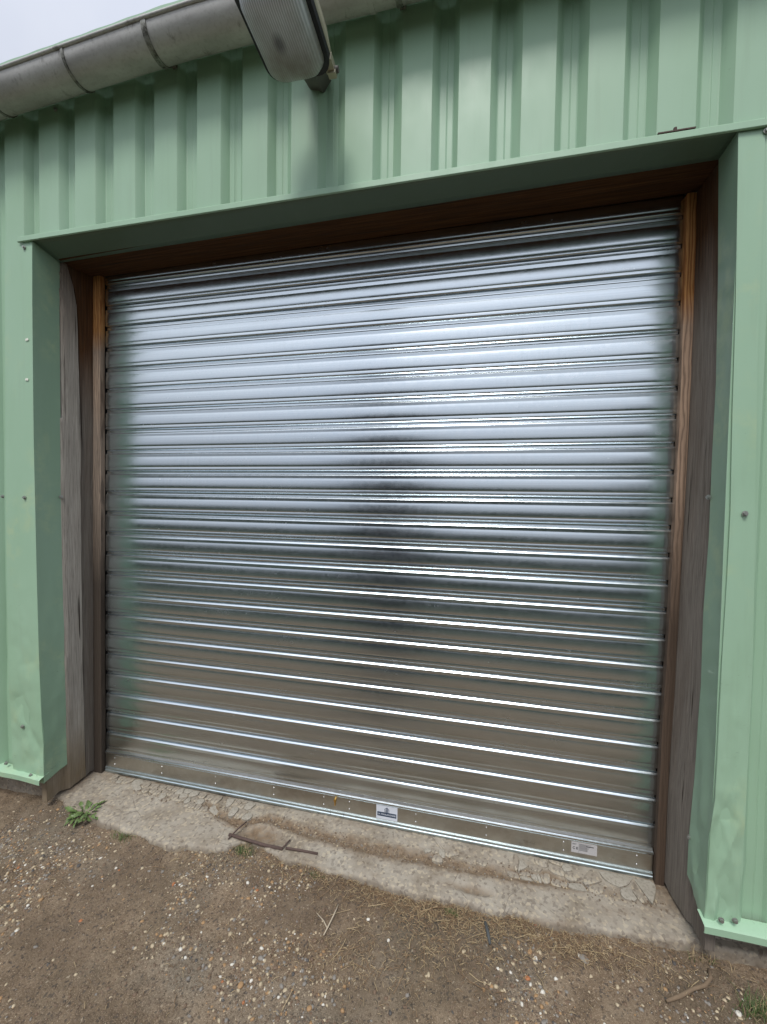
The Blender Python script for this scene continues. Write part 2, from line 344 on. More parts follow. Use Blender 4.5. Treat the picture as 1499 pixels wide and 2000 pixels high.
dm = k.math('ADD', k.rng(yy, -.10, .06, 0, .75), k.math('MULTIPLY', k.math('SUBTRACT', k.noise(9, (1, .6, 1), 5, .65), .5), 1.6), clamp=True)
c = k.mix(k.ramp(w.outputs['Fac'], [(.2, 0), (.9, 1)]), (.50, .53, .56), (.80, .84, .88)); c = k.mix(dm, c, (.26, .235, .20))
c = k.mix(k.rng(k.dist((-.01, -.01, -.08), (.022, .03, .05)), 1.2, .4, 0, .7), c, (.05, .04, .045))
k.col(c); k.b.inputs['Transmission Weight'].default_value = .12; k.b.inputs['IOR'].default_value = 1.45
k.bump(w.outputs['Fac'], .35, .002); m_glass = k.m
k = Mat('crown_foliage', .6); oi = k.noise(6, detail=3)
k.col(k.ramp(oi, [(.3, (.018, .035, .012)), (.7, (.06, .095, .03))])); m_fol = k.m
k = Mat('added_dark_foliage', .6); k.col(k.ramp(k.noise(6, detail=3), [(.3, (.010, .018, .016)), (.7, (.028, .042, .03))])); m_fol_d = k.m  # foliage of the dark tree added for the reflection
m_trunk = plain('trunk_bark', (.09, .07, .05), .9, sc=12)

# ------------------------------------------------------------------ measured outlines (metres; z, x)
D, G = -.294, -.178
FL = [(2.735, -.059), (2.42, -.063), (1.79, -.063), (1.45, -.058), (1.115, -.053), (.70, -.044), (.45, -.033), (.326, -.022), (.10, -.024)]
FR = [(2.74, 2.785), (2.17, 2.798), (1.84, 2.801), (1.51, 2.807), (1.29, 2.805), (1.07, 2.801), (.835, 2.798), (.56, 2.797), (.434, 2.785), (.24, 2.783), (.10, 2.774)]
BL = [(2.74, -.047), (2.47, -.053), (1.96, -.052), (1.447, -.051), (.975, -.040), (.657, -.034), (.39, -.033), (.10, -.029)]
BR = [(2.74, 2.792), (2.307, 2.805), (1.955, 2.811), (1.688, 2.808), (1.418, 2.808), (1.144, 2.800), (.886, 2.801), (.623, 2.794), (.395, 2.785), (.10, 2.780)]
OL = [(2.8, -.227), (1.7, -.240), (.94, -.242), (.42, -.234), (.1, -.215)]
OR = [(2.8, 2.858), (2.0, 2.864), (1.51, 2.875), (1.05, 2.886), (.76, 2.886), (.42, 2.882), (.1, 2.868)]
BLo = [(2.70, -.014), (2.13, -.018), (1.44, -.024), (.6, -.027), (0, -.028)]
BLi = [(2.70, .036), (2.13, .032), (1.44, .027), (.6, .024), (0, .024)]
BRi = [(2.70, 2.766), (2.53, 2.766), (1.98, 2.768), (1.51, 2.764), (1.02, 2.756), (.585, 2.746), (0, 2.741)]
BRo = [(2.72, 2.797), (2.52, 2.799), (2.13, 2.801), (1.80, 2.800), (1.5, 2.796), (1.3, 2.792), (1.0, 2.788), (.755, 2.784), (.38, 2.775), (0, 2.774)]

# ------------------------------------------------------------------ ground
def ax(a, b, c, d, step, far=1.35):
    """fine between b and c, growing steps out to a and d"""
    v = list(np.arange(b, c, step)); s = step; x = v[-1]
    while x < d: s *= far; x += s; v.append(x)
    s = step; x = v[0]; lo = []
    while x > a: s *= far; x -= s; lo.append(x)
    return np.array(lo[::-1]+v)
EDGE = [(-.40, -.20), (-.111, -.199), (.131, -.262), (.30, -.292), (.45, -.312), (.62, -.330), (.725, -.338), (.80, -.318), (.88, -.312), (.95, -.30), (1.01, -.245), (1.10, -.235), (1.18, -.262), (1.25, -.285), (1.33, -.272), (1.437, -.286), (1.566, -.278), (1.70, -.292), (1.9, -.292), (2.165, -.287), (2.34, -.283), (2.519, -.263), (2.757, -.238), (3.6, -.235)]
def edge_y(x): return .006+np.interp(x, [a for a, b in EDGE], [b for a, b in EDGE]) + .010*fbm(x*11, x*0, 4) + .008*fbm(x*42, x*0, 6)
def ground_z(x, y):
    z = -.032 + .010*fbm(x*1.1, y*1.1, 3) + .006*fbm(x*9, y*9, 5, 3) + .0045*fbm(x*38, y*38, 9, 3) + .0022*fbm(x*120, y*120, 12, 2)
    z = z - .008*np.clip((x-1.2)/1.6, 0, 1)
    dd = np.maximum(edge_y(x)-y, 0)
    z = z + np.where(y < edge_y(x)+.02, .026*np.clip(.45+fbm(x*3.5, x*0, 15)*1.6, .05, 1)*np.exp(-dd/.028), 0)*(np.abs(x-1.4) < 1.75)
    far = np.clip((np.hypot(x-1.4, y+.6)-2.5)/4, 0, 1)
    return z - .05*far
gx = ax(-120, -.9, 3.5, 120, .009); gy_ = ax(-120, -1.15, .05, 60, .009)
X, Y = np.meshgrid(gx, gy_, indexing='ij')
Zg = ground_z(X, Y)
mesh_obj('ground', np.stack([X, Y, Zg], -1).reshape(-1, 3), grid_faces(len(gx), len(gy_)), m_dirt, smooth=True, recalc=False, kind='structure')

# ------------------------------------------------------------------ concrete threshold
CH = [(.70, -.085), (.83, -.13), (.956, -.15), (1.041, -.10), (1.271, -.125), (1.525, -.140), (1.709, -.135), (1.865, -.130), (2.056, -.132), (2.25, -.115), (2.5, -.11)]
def sill_z(x, y):
    z = .004*fbm(x*7, y*7, 21) + .003*fbm(x*45, y*45, 22, 3)
    c = np.interp(x, [a for a, b in CH], [b for a, b in CH]) + .014*fbm(x*12, x*0+3, 8); w = .022 + .014*fbm(x*6, x*0+9, 31)
    act = np.clip((x-.6)/.2, 0, 1)*np.clip((2.6-x)/.3, 0, 1)
    z = z - .009*act*np.clip(1-np.abs(y-c)/np.maximum(w, .008), 0, 1)**.5
    # gap broken out by the rusty bar
    z = z - .022*np.clip(1-np.hypot((x-1.07)/.14, (y+.19)/.055), 0, 1)**.6
    z = z - .010*np.clip((y+.10)/.06, 0, 1)*np.clip(1-np.abs(x-.62)/.5, 0, 1)**.3*.8
    z = z - .012*np.clip(1-np.hypot((x-2.02)/.10, (y+.225)/.022), 0, 1)**.5
    return z
xs = np.arange(-.40, 3.6, .008); P = []
for x in xs:
    e = float(edge_y(x)); ys = np.concatenate([np.linspace(.25, .01, 4), np.linspace(0, e+.004, 38), [e, e-.004, e-.006, e-.008]])
    zz = sill_z(np.full(len(ys), x), ys); zz[-4:] += [-.001, -.005, -.014, -.12]
    P.append(np.stack([np.full(len(ys), x), ys, zz], -1))
P = np.array(P)
th = mesh_obj('concrete_threshold', P.reshape(-1, 3), grid_faces(P.shape[0], P.shape[1]), m_conc, smooth=True, kind='structure', recalc=True)
pf = P.reshape(-1, 3); cyl = np.interp(pf[:, 0], [a for a, b in CH], [b for a, b in CH]) + .014*fbm(pf[:, 0]*12, pf[:, 0]*0+3, 8)
wd = .030+.02*fbm(pf[:, 0]*6, pf[:, 0]*0+9, 31); act = np.clip((pf[:, 0]-.55)/.2, 0, 1)*np.clip((2.7-pf[:, 0])/.3, .3, 1)
so_ = act*np.clip(1.4-np.abs(pf[:, 1]-cyl)/np.maximum(wd, .01), 0, 1)
so_ = np.maximum(so_, np.clip(1.5-1.5*np.hypot((pf[:, 0]-1.07)/.15, (pf[:, 1]+.18)/.075), 0, 1)); so_ = np.maximum(so_, np.clip(1.4-1.4*np.hypot((pf[:, 0]-2.02)/.11, (pf[:, 1]+.225)/.024), 0, 1)*.9)
so_ = np.maximum(so_, .8*np.clip(1-np.abs(pf[:, 1]+.035)/.05, 0, 1)*np.clip(1-np.abs(pf[:, 0]-.15)/.3, 0, 1)); so_ = np.maximum(so_, np.clip((.05-pf[:, 0])/.12, 0, .8)*np.clip((pf[:, 1]+.2)/.06, 0, 1))
so_ = np.maximum(so_, np.clip((-.012-pf[:, 2])/.012, 0, .9)); so_ = np.maximum(so_, np.clip((pf[:, 0]-2.70)/.06, 0, .7)*np.clip((pf[:, 1]+.16)/.06, 0, 1))
at_ = th.data.attributes.new('soil', 'FLOAT', 'POINT'); at_.data.foreach_set('value', so_.astype(np.float32))
# crazed screed: loose plates of the broken surface, each its own piece
def vor_cells(pts, x0, x1, y0, y1):
    out = []
    for i, p in enumerate(pts):
        poly = [(x0, y0), (x1, y0), (x1, y1), (x0, y1)]
        for j, q in enumerate(pts):
            if i == j or abs(p[0]-q[0])+abs(p[1]-q[1]) > .3: continue
            mx_, my_ = (p[0]+q[0])/2, (p[1]+q[1])/2; nx, ny = q[0]-p[0], q[1]-p[1]; new = []
            for a, b in zip(poly, poly[1:]+poly[:1]):
                da = (a[0]-mx_)*nx+(a[1]-my_)*ny; db = (b[0]-mx_)*nx+(b[1]-my_)*ny
                if da <= 0: new.append(a)
                if da*db < 0: t = da/(da-db); new.append((a[0]+(b[0]-a[0])*t, a[1]+(b[1]-a[1])*t))
            poly = new
            if len(poly) < 3: break
        if len(poly) >= 3: out.append((p, poly))
    return out
def plates(x0, x1, y0, y1, n, keep):
    pts = [(random.uniform(x0, x1), random.uniform(y0, y1)) for _ in range(n)]
    for _ in range(1 if n > 40 else 0):
        pts = [(sum(v[0] for v in pl)/len(pl), sum(v[1] for v in pl)/len(pl)) for _, pl in vor_cells(pts, x0, x1, y0, y1)]
    for p, pl in vor_cells(pts, x0, x1, y0, y1):
        if not keep(*p): continue
        cx, cy = p; rr = []
        m = len(pl)
        for i in range(m):   # shrink a little and round off corners
            a, b, c_ = pl[i-1], pl[i], pl[(i+1) % m]
            for t in (.25, .0):
                q = ((b[0]*(1-t)+a[0]*t), (b[1]*(1-t)+a[1]*t)) if t else ((b[0]*.8+c_[0]*.2), (b[1]*.8+c_[1]*.2))
                s = .93 + random.uniform(-.04, .03); rr.append((cx+(q[0]-cx)*s, cy+(q[1]-cy)*s))
        zt = float(sill_z(np.array(cx), np.array(cy))) + random.uniform(.004, .008); tx, ty = random.uniform(-.04, .04), random.uniform(-.04, .04)
        top = [(x, y, zt+(x-cx)*tx+(y-cy)*ty-.001) for x, y in rr]
        inn = [(cx+(x-cx)*.86, cy+(y-cy)*.86, zt+(x-cx)*tx+(y-cy)*ty) for x, y in rr]; bot = [(x, y, zt-.02) for x, y in rr]
        n_ = len(rr); V = inn+top+bot; F = [tuple(range(n_))]
        for i in range(n_):
            j = (i+1) % n_; F += [(i, j, n_+j, n_+i), (n_+i, n_+j, 2*n_+j, 2*n_+i)]
        mesh_obj('concrete_fragment', V, F, random.choice((m_screed, m_conc)), th, loc=(cx, cy, zt), smooth=False)
plates(.10, 1.02, -.135, -.018, 74, lambda x, y: y > -.055-.07*min(1, max(0, (x-.1)/.55)) and (x < .72 or random.random() < .6))
plates(2.12, 2.74, -.13, -.018, 30, lambda x, y: random.random() < .7)
plates(1.72, 2.12, -.14, -.07, 20, lambda x, y: random.random() < .4)

# ------------------------------------------------------------------ barn: cladding, flashings, roof
barn = thing('barn', 'pale green barn with ribbed steel cladding framing the roller door', 'barn', (1.4, 0, 0))
ENDS = [-1.60, -1.388, -1.176, -.964, -.752, -.540, -.327, -.117, .092, .300, .513, .726, .937, 1.149, 1.366, 1.590, 1.813, 2.022, 2.240, 2.455, 2.668, 2.885, 3.10, 3.31, 3.53, 3.74, 3.95, 4.17, 4.38, 4.60]
PR = []
for e in ENDS:
    PR += [(e-.112, 0), (e, 0), (e+.004, .003), (e+.024, .030), (e+.028, .032), (e+.050, .032), (e+.053, .0305), (e+.056, .032), (e+.074, .032), (e+.078, .030)]
PR.sort()
px_ = np.array([a for a, b in PR]); po_ = np.array([b for a, b in PR])
def clad(x): return np.interp(x, px_, po_)
def eave(x): return np.interp(x, [-2, .80, 1.0, 5], [-.10, .042, .043, .036])   # the eave sags towards the left end
def ztop(x): return 3.372+eave(x)
def sheet(x0, x1, z0, z1=None, worn=False, dy=0.):
    xs = sorted(set([x0, x1]+[float(v) for v in px_ if x0 < v < x1])); zs = np.concatenate([[0], np.linspace(.0, 1, 34)[1:]])
    P = np.zeros((len(xs), len(zs), 3))
    for i, x in enumerate(xs):
        zt = ztop(x) if z1 is None else z1; z = z0+(zt-z0)*zs
        P[i, :, 0] = x; P[i, :, 2] = z
        P[i, :, 1] = D + clad(x) + dy + .0012*fbm(x*4, z*2.5, 41)
        if worn:
            low = np.clip((1.3-z)/1.1, 0, 1); P[i, :, 1] += low*(.010*fbm(np.full(len(z), x*9), z*9, 43) + .006*np.abs(fbm(np.full(len(z), x*17), z*15, 44)))
    V, F = slab(P, (0, .0012, 0))
    mesh_obj('cladding_sheet', V, F, m_green, barn, sharp=18)
sheet(-1.70, -.70, .14, worn=True); sheet(-.71, -.08, .14, worn=True, dy=.0012)
sheet(-.08, .982, 2.742); sheet(.972, 2.062, 2.742, dy=.0014); sheet(2.052, 2.80, 2.742)
sheet(2.795, 3.61, .14, worn=True, dy=.0012); sheet(3.60, 4.65, .14, worn=True)

def crumple(u, v, seed):   # flat facets with sharp creases between them
    ui = np.floor(u).astype(np.int64); vi = np.floor(v).astype(np.int64); fu = u-ui; fv = v-vi
    h = lambda a, b: noise2(a.astype(float), b.astype(float), seed)*2-1
    a, b, c, d = h(ui, vi), h(ui+1, vi), h(ui, vi+1), h(ui+1, vi+1)
    odd = ((ui+vi) % 2) == 0
    t1 = np.where(fu > fv, a+(b-a)*fu+(d-b)*fv, a+(c-a)*fv+(d-c)*fu)
    t2 = np.where(fu+fv < 1, a+(b-a)*fu+(c-a)*fv, d+(c-d)*(1-fu)+(b-d)*(1-fv))
    return np.where(odd, t1, t2)
def dent(z, u, seed, amp=1.0):
    low = np.clip((1.25-z)/1.0, 0, 1)**1.2
    uu = np.full(len(z), u); wob = .5*fbm(uu*6, z*5, seed+3)
    r1 = crumple(uu*17+wob, z*10+wob+seed, seed); r2 = crumple(uu*42+wob, z*25+wob, seed+5)
    return amp*low*(.0110*r1 - .004 + .0030*r2) + .001*fbm(u*5, z*2, seed+9)
zz = np.linspace(2.728, .150, 270)
def strip(name, xa, ya, xb, yb, nu, seed, mat, nrm, off, raggedz=None, amp=1.0):
    """sheet between two edge polylines; dents along nrm that fade at edges"""
    P = np.zeros((nu, len(zz), 3)); nrm = np.array(nrm, float)
    for i in range(nu):
        t = i/(nu-1); e = .35+.65*math.sin(math.pi*t)
        x = xa(zz)*(1-t)+xb(zz)*t; z = zz.copy()
        if raggedz is not None: z = z + np.clip((.5-z)/.35, 0, 1)*raggedz(t)
        P[i, :, 0] = x; P[i, :, 1] = ya*(1-t)+yb*t; P[i, :, 2] = z
        P[i] += nrm[None, :]*(dent(zz, t*.2+seed, seed, amp)*e)[:, None]
    V, F = slab(P, off)
    return mesh_obj(name, V, F, mat, barn, sharp=22)
strip('corner_flashing', lambda z: terp(z, OL), D-.0045, lambda z: terp(z, FL), D-.004, 22, 51, m_green_worn, (0, -1, 0), (0, .0012, 0), lambda t: -.028*t)
strip('corner_flashing', lambda z: terp(z, FR), D-.0045, lambda z: terp(z, OR), D-.004, 18, 57, m_green_worn, (0, -1, 0), (0, .0012, 0), lambda t: -.022+.02*t)
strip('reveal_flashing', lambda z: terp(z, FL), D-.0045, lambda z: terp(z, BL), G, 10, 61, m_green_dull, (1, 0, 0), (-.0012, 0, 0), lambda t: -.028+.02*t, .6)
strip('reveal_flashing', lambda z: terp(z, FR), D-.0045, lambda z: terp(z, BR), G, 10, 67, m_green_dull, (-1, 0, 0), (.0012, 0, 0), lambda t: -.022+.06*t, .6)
# soffit of the door head and the drip trim in front of it
xs = np.linspace(-.062, 2.80, 60); P = np.zeros((60, 6, 3))
for j in range(6):
    t = j/5; zf = np.interp(xs, [-.06, 2.8], [2.728, 2.716]); zb = np.interp(xs, [-.06, .6, 2.8], [2.690, 2.700, 2.722])
    P[:, j, 0] = xs; P[:, j, 1] = D-.009+(G-D+.009)*t; P[:, j, 2] = zf*(1-t)+zb*t + .0012*fbm(xs*3, xs*0+t*3, 71)
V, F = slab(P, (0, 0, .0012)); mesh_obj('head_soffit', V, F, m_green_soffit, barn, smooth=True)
xs = np.linspace(-.135, 3.5, 90); prof = [(-.002, .0285), (-.013, .024), (-.015, .021), (-.0155, .001), (-.010, -.0005)]
P = np.zeros((90, len(prof), 3)); wob = .0012*fbm(xs*3.5, xs*0, 73)
zb = np.interp(xs, [-.135, 2.86, 3.5], [2.725, 2.711, 2.708])
for j, (dy, dz) in enumerate(prof): P[:, j, 0] = xs; P[:, j, 1] = D+dy+wob; P[:, j, 2] = zb+dz+wob*.6
V, F = slab(P, (0, .0008, -.0012)); mesh_obj('drip_trim', V, F, m_green, barn, sharp=25)
# bottom trim left and right
for (x0, x1, s) in ((-1.7, -.022, 1), (2.770, 4.65, 2)):
    xs = np.linspace(x0, x1, 60); prof = [(.02, .166), (-.022, .156), (-.026, .153), (-.027, .131), (-.020, .129)]
    P = np.zeros((60, len(prof), 3)); wob = .003*fbm(xs*5, xs*0, 75+s)
    for j, (dy, dz) in enumerate(prof): P[:, j, 0] = xs; P[:, j, 1] = D+dy+wob*(j > 0); P[:, j, 2] = dz+wob-(.012 if s == 2 else 0)
    V, F = slab(P, (0, .001, -.001)); mesh_obj('bottom_trim', V, F, m_green_worn, barn, sharp=25)
for (x0, x1) in ((-1.7, -.075), (2.83, 4.65)):
    V, F = box(x0, x1, -.205, .05, -.3, .17); mesh_obj('plinth', V, F, m_conc, barn)
# the rest of the building, closing it
V, F = join(box(-1.75, -1.70, -.2, 7, -.2, 3.25), box(4.65, 4.70, -.2, 7, -.2, 3.5), box(-1.7, 4.65, 6.95, 7, -.2, 4.6))
mesh_obj('outer_wall', V, F, m_green, barn)
V, F = join(box(-1.7, -.085, -.20, -.16, .1, 3.3), box(2.835, 4.65, -.20, -.16, .1, 3.45), box(-.08, 2.83, -.12, -.08, 2.78, 3.3))
mesh_obj('inner_lining', V, F, m_interior, barn)
xs = np.arange(-1.95, 4.95, .025); ys = np.linspace(-.445, 7.1, 12); P = np.zeros((len(xs), 12, 3))
for j, yv in enumerate(ys):
    P[:, j, 0] = xs; P[:, j, 1] = yv; P[:, j, 2] = 3.362+eave(xs)+(yv+.445)*math.tan(R_(11)) + .0012*np.sin(xs*2*math.pi/.146)
V, F = slab(P, (0, 0, .016)); mesh_obj('roof_sheet', V, F, m_green, barn, smooth=False)
# bolts: washer and hexagon head
bv = join(tube([(0, 0, 0), (0, -.002, 0)], .009, 10), tube([(0, -.002, 0), (0, -.008, 0)], .0058, 6))
bolt_me = None
for (x, y, z, ang) in ((-.120, D-.006, 1.518, 0), (-.262, D-.002, 1.521, 0), (2.845, D-.008, 1.507, 0), (-.262, D-.002, .186, 0), (2.822, D-.015, .164, 0), (2.862, D-.013, .170, 0), (-.092, D-.012, .160, 0), (2.800, G-.006, 1.56, 1), (-.046, G-.006, 1.523, -1), (-.15, D-.005, .39, 0),
                       (.085, D-.002, 3.30, 0), (1.96, D-.002, 3.40, 0), (2.40, D-.002, 3.42, 0), (3.28, D-.002, 1.52, 0), (-.68, D-.002, 1.52, 0), (2.86, D-.006, 2.700, 0), (-.105, D-.006, 2.700, 0), (2.785, G-.004, .33, 1)):
    o = bpy.data.objects.new('bolt', bolt_me) if bolt_me else mesh_obj('bolt', bv[0], bv[1], m_bolt, loc=(0, 0, 0))
    if bolt_me: COL.objects.link(o)
    bolt_me = o.data; o.parent = barn; o.location = Vector((x, y, z))-barn.location; o.rotation_euler = (0, 0, {0: 0, 1: -1.2, -1: 1.2}[ang])
for (x, z, w, h, r) in ((-.095, 2.270, .020, .011, .1), (-.098, 2.082, .020, .011, -.15)):
    c_, s_ = math.cos(r), math.sin(r); pts = [(-w/2, -h/2), (w/2, -h/2), (w/2*.8, h/2), (-w/2*.7, h/2*.8)]
    P = np.array([[(x+a*c_-b*s_, D-.0075, z+a*s_+b*c_) for a, b in pts[:2]], [(x+a*c_-b*s_, D-.0075, z+a*s_+b*c_) for a, b in (pts[3], pts[2])]])
    V, F = slab(P, (0, .0004, 0)); mesh_obj('paper_scrap', V, F, m_paper, barn)

# small rusty strip lying on the drip trim
V, F = join(box(2.556, 2.664, D-.0135, D-.004, 2.7395, 2.7435), tube([(2.607, D-.008, 2.743), (2.607, D-.008, 2.753)], .0055, 8))
mesh_obj('metal_strip', V, F, m_rust, loc=(2.61, D-.01, 2.741), label='thin dark rusty strip with a knob lying on the green ledge over the door', category='metal strip')

# ------------------------------------------------------------------ timber frame of the opening
fr = thing('timber_door_frame', 'weathered timber boards and battens lining the roller door opening', 'door frame', (1.4, -.1, 0))
zz2 = np.linspace(2.72, .0, 170)
SPL = [(2.75, -.160), (2.683, -.145), (2.60, -.120), (2.506, -.106), (2.141, -.097), (1.715, -.092), (1.172, -.094), (.621, -.092), (0, -.080)]
def board(name, xfun, ya, yb, n, th_, mat, seed, rag, sgn, edge=False, bulge=0.):
    P = np.zeros((n, len(zz2), 3))
    A = ya(zz2) if callable(ya) else np.full(len(zz2), ya); B = yb(zz2) if callable(yb) else np.full(len(zz2), yb)
    for i in range(n):
        t = i/(n-1); y = A*(1-t)+B*t; z = zz2.copy()
        lift = rag*(.5+.9*noise2(np.array(t*9.), np.array(seed*1.), seed)); z = np.maximum(z, 0)
        z = np.where(z < lift*2, lift*2-(lift*2-z)*.5*(1), z) if rag else z
        x = np.array([xfun(zv, yv) for zv, yv in zip(zz2, y)])
        x = x + sgn*(.0012*fbm(y*120, z*3, seed) + .0020*fbm(y*30, z*1.6, seed+2) + bulge*(math.sin(math.pi*t)**.7))
        P[i, :, 0] = x; P[i, :, 1] = y; P[i, :, 2] = z
    V, F = slab(P, (-sgn*th_, 0, 0)); return mesh_obj(name, V, F, mat, fr, sharp=40)
def xl(z, y): return -(.014 if y < G+.002 else 0)+ np.interp(y, [G, -.03], [float(terp(z, BL))-.006, float(terp(z, BLo))-.001])
def xr(z, y): return (.012 if y < G+.002 else 0)+ np.interp(y, [G, -.03], [float(terp(z, BR))+.006, float(terp(z, BRo))+.001])
board('jamb_board', lambda z, y: xl(z, y)+.008, -.272, lambda z: terp(z, SPL)+.003*fbm(z*5, z*0, 83), 14, .03, m_jamb_l, 81, .014, 1, bulge=.003)
board('jamb_board', xl, lambda z: terp(z, SPL)+.008, .035, 14, .03, m_jamb_l2, 86, .012, 1)
board('jamb_board', xr, -.272, .035, 26, .03, m_jamb_r, 91, .016, -1)
def batten(fi, fo, mat, seed):
    P = np.zeros((8, len(zz2), 3)); wob = .0016*fbm(zz2*4, zz2*0, seed)
    for i in range(8):
        t = i/7; P[i, :, 0] = fi(zz2)*(1-t)+fo(zz2)*t + wob*t; P[i, :, 1] = -.031+.002*fbm(zz2*3, zz2*0+t*3, seed+1)+(.002 if i in (0, 7) else 0); P[i, :, 2] = zz2
    V, F = slab(P, (0, .026, 0)); mesh_obj('batten', V, F, mat, fr, sharp=40)
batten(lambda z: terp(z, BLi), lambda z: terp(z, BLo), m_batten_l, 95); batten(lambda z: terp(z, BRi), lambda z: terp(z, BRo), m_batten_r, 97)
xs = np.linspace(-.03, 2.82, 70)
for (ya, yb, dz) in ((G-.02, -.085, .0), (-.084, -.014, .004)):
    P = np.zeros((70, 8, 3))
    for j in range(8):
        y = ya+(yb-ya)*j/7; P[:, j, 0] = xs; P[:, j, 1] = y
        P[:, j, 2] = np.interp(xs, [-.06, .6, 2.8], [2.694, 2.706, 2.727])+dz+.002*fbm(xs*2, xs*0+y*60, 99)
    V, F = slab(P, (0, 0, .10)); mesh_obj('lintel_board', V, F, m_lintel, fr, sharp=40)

# ------------------------------------------------------------------ roller shutter
sh = thing('roller_shutter', 'closed galvanised steel roller shutter of narrow horizontal slats', 'roller shutter', (1.4, 0, 0))
PF = [(-.002, .001), (.0045, .002), (.0100, .0114), (.0116, .0133), (.0126, .0139), (.0142, .0141), (.0235, .0136), (.0252, .0133), (.0262, .0139), (.0272, .0144), (.036, .0150), (.045, .0152), (.056, .0149), (.067, .0141), (.0765, .0130), (.0785, .0125), (.0815, .0126), (.0895, .0132), (.0935, .0133), (.0948, .0126), (.0996, .0082), (.1006, .0040), (.1020, .0012), (.1050, .0008), (.112, .0008)]
Z0, PT = .121, .11
def slat(kk):
    zb = Z0+kk*PT; xa = float(terp(zb+.05, BLi))+.006; xb = float(terp(zb+.05, BRi))+.004
    us = np.concatenate([[0, .0015, .004], np.linspace(.012, .988, 26), [.996, .9985, 1]]); tilt = random.gauss(0, .008) - .003; cur = random.gauss(1, .06); twist = random.gauss(0, .003)
    P = np.zeros((len(us), len(PF), 3)); xs_ = xa+(xb-xa)*us
    for j, (dz, o) in enumerate(PF):
        edge = np.where((us < .001) | (us > .999), .45, 1.0); edge = np.where((us > .001) & (us < .002) | (us > .998) & (us < .999), .85, edge)
        bow = .0012*fbm(xs_*1.3+kk*7, xs_*0+kk, 111)
        P[:, j, 0] = xs_ + (random.uniform(-.0012, .0012) if kk % 3 else 0)*0
        P[:, j, 1] = -(o*cur*edge + (dz-.055)*(tilt+twist*(us-.5)) + bow*(1 if .003 < dz < .1 else 0)) + .004
        P[:, j, 2] = zb+dz + .0006*fbm(xs_*2, xs_*0+kk*3, 112)
    V, F = slab(P, (0, .0009, 0)); mesh_obj('slat', V, F, m_galv, sh, sharp=27)
for kk in range(25): slat(kk)
xa, xb = .031, 2.738
bp_ = [(.006, -.006), (.0065, -.0125), (.009, -.014), (.018, -.0145), (.021, -.0120), (.024, -.0120), (.027, -.0145), (.033, -.0145), (.0345, -.011)]
def extr(prof, off, name, mat, parent, sharp=20, xs_=None):
    xs_ = np.linspace(xa, xb, 14) if xs_ is None else xs_
    P = np.array([[(x, y, z) for z, y in prof] for x in xs_]); V, F = slab(P, off); return mesh_obj(name, V, F, mat, parent, sharp=sharp)
bar = extr([(.030, -.009), (.034, -.0095), (.104, -.0100), (.106, -.0110), (.108, -.0130), (.116, -.0125), (.1175, -.0112), (.1195, -.0060), (.125, -.0035), (.128, -.002)], (0, .002, 0), 'bottom_bar', m_zinc_bar, sh)
for xs_ in (np.linspace(xa, 1.350, 8), np.linspace(1.3515, 1.418, 3), np.linspace(1.4195, xb, 8)):
    extr([(z-.004, y) for z, y in bp_], (0, .003, 0), 'bottom_angle', m_galv_blue, bar, xs_=xs_)
extr([(.105, -.0135), (.109, -.0155), (.1155, -.0145), (.1185, -.0095)], (0, .0008, 0), 'top_fold', m_galv, bar)
extr([(.0, -.001), (.006, -.004)], (0, .004, 0), 'rubber_seal', m_black, bar)
rv = tube([(0, 0, 0), (0, -.0018, 0)], [.0036, .0024], 8); rme = None
def small(name, me_src, mat, x, y, z, parent, sc=1, rot=(0, 0, 0)):
    o = bpy.data.objects.new(name, me_src); COL.objects.link(o); o.parent = parent
    o.location = Vector((x, y, z))-world_origin(parent); o.scale = (sc,)*3; o.rotation_euler = rot; return o
rvo = mesh_obj('rivet', rv[0], rv[1], m_rivet, loc=(0, 0, 0), sharp=40); rme = rvo.data
first = True
for x in (.092, .395, .72, 1.05, 1.315, 1.445, 1.765, 2.08, 2.40, 2.68):
    for z in (.088, .052):
        if first: rvo.parent = bar; rvo.location = Vector((x, -.0102, z))-world_origin(bar); first = False
        else: small('rivet', rme, None, x, -.0102, z, bar)
sv = tube([(0, 0, 0), (0, -.0022, 0)], .0034, 6); sme = mesh_obj('screw', sv[0], sv[1], m_black, bar, loc=(2.672, -.0145, .029)); sme.location = Vector((2.672, -.0145, .030))-world_origin(bar)
for x in (2.706, .082, .108): small('screw', sme.data, None, x, -.0145, .030, bar)
V, F = join(tube([(1.374, -.0105, .086), (1.374, -.0185, .086)], .0062, 14), tube([(1.374, -.0105, .080), (1.374, -.0170, .080)], .0050, 10), box(1.3715, 1.3765, -.0165, -.010, .060, .080))
mesh_obj('lock_cylinder', V, F, m_brass, bar, sharp=30)
# black guide channel seen as the dark slit beside the slats
for xc in (-.02, 2.735):
    V, F = box(xc, xc+.058, .0085, .030, 0, 2.80); mesh_obj('guide_channel', V, F, m_dark_metal, sh)

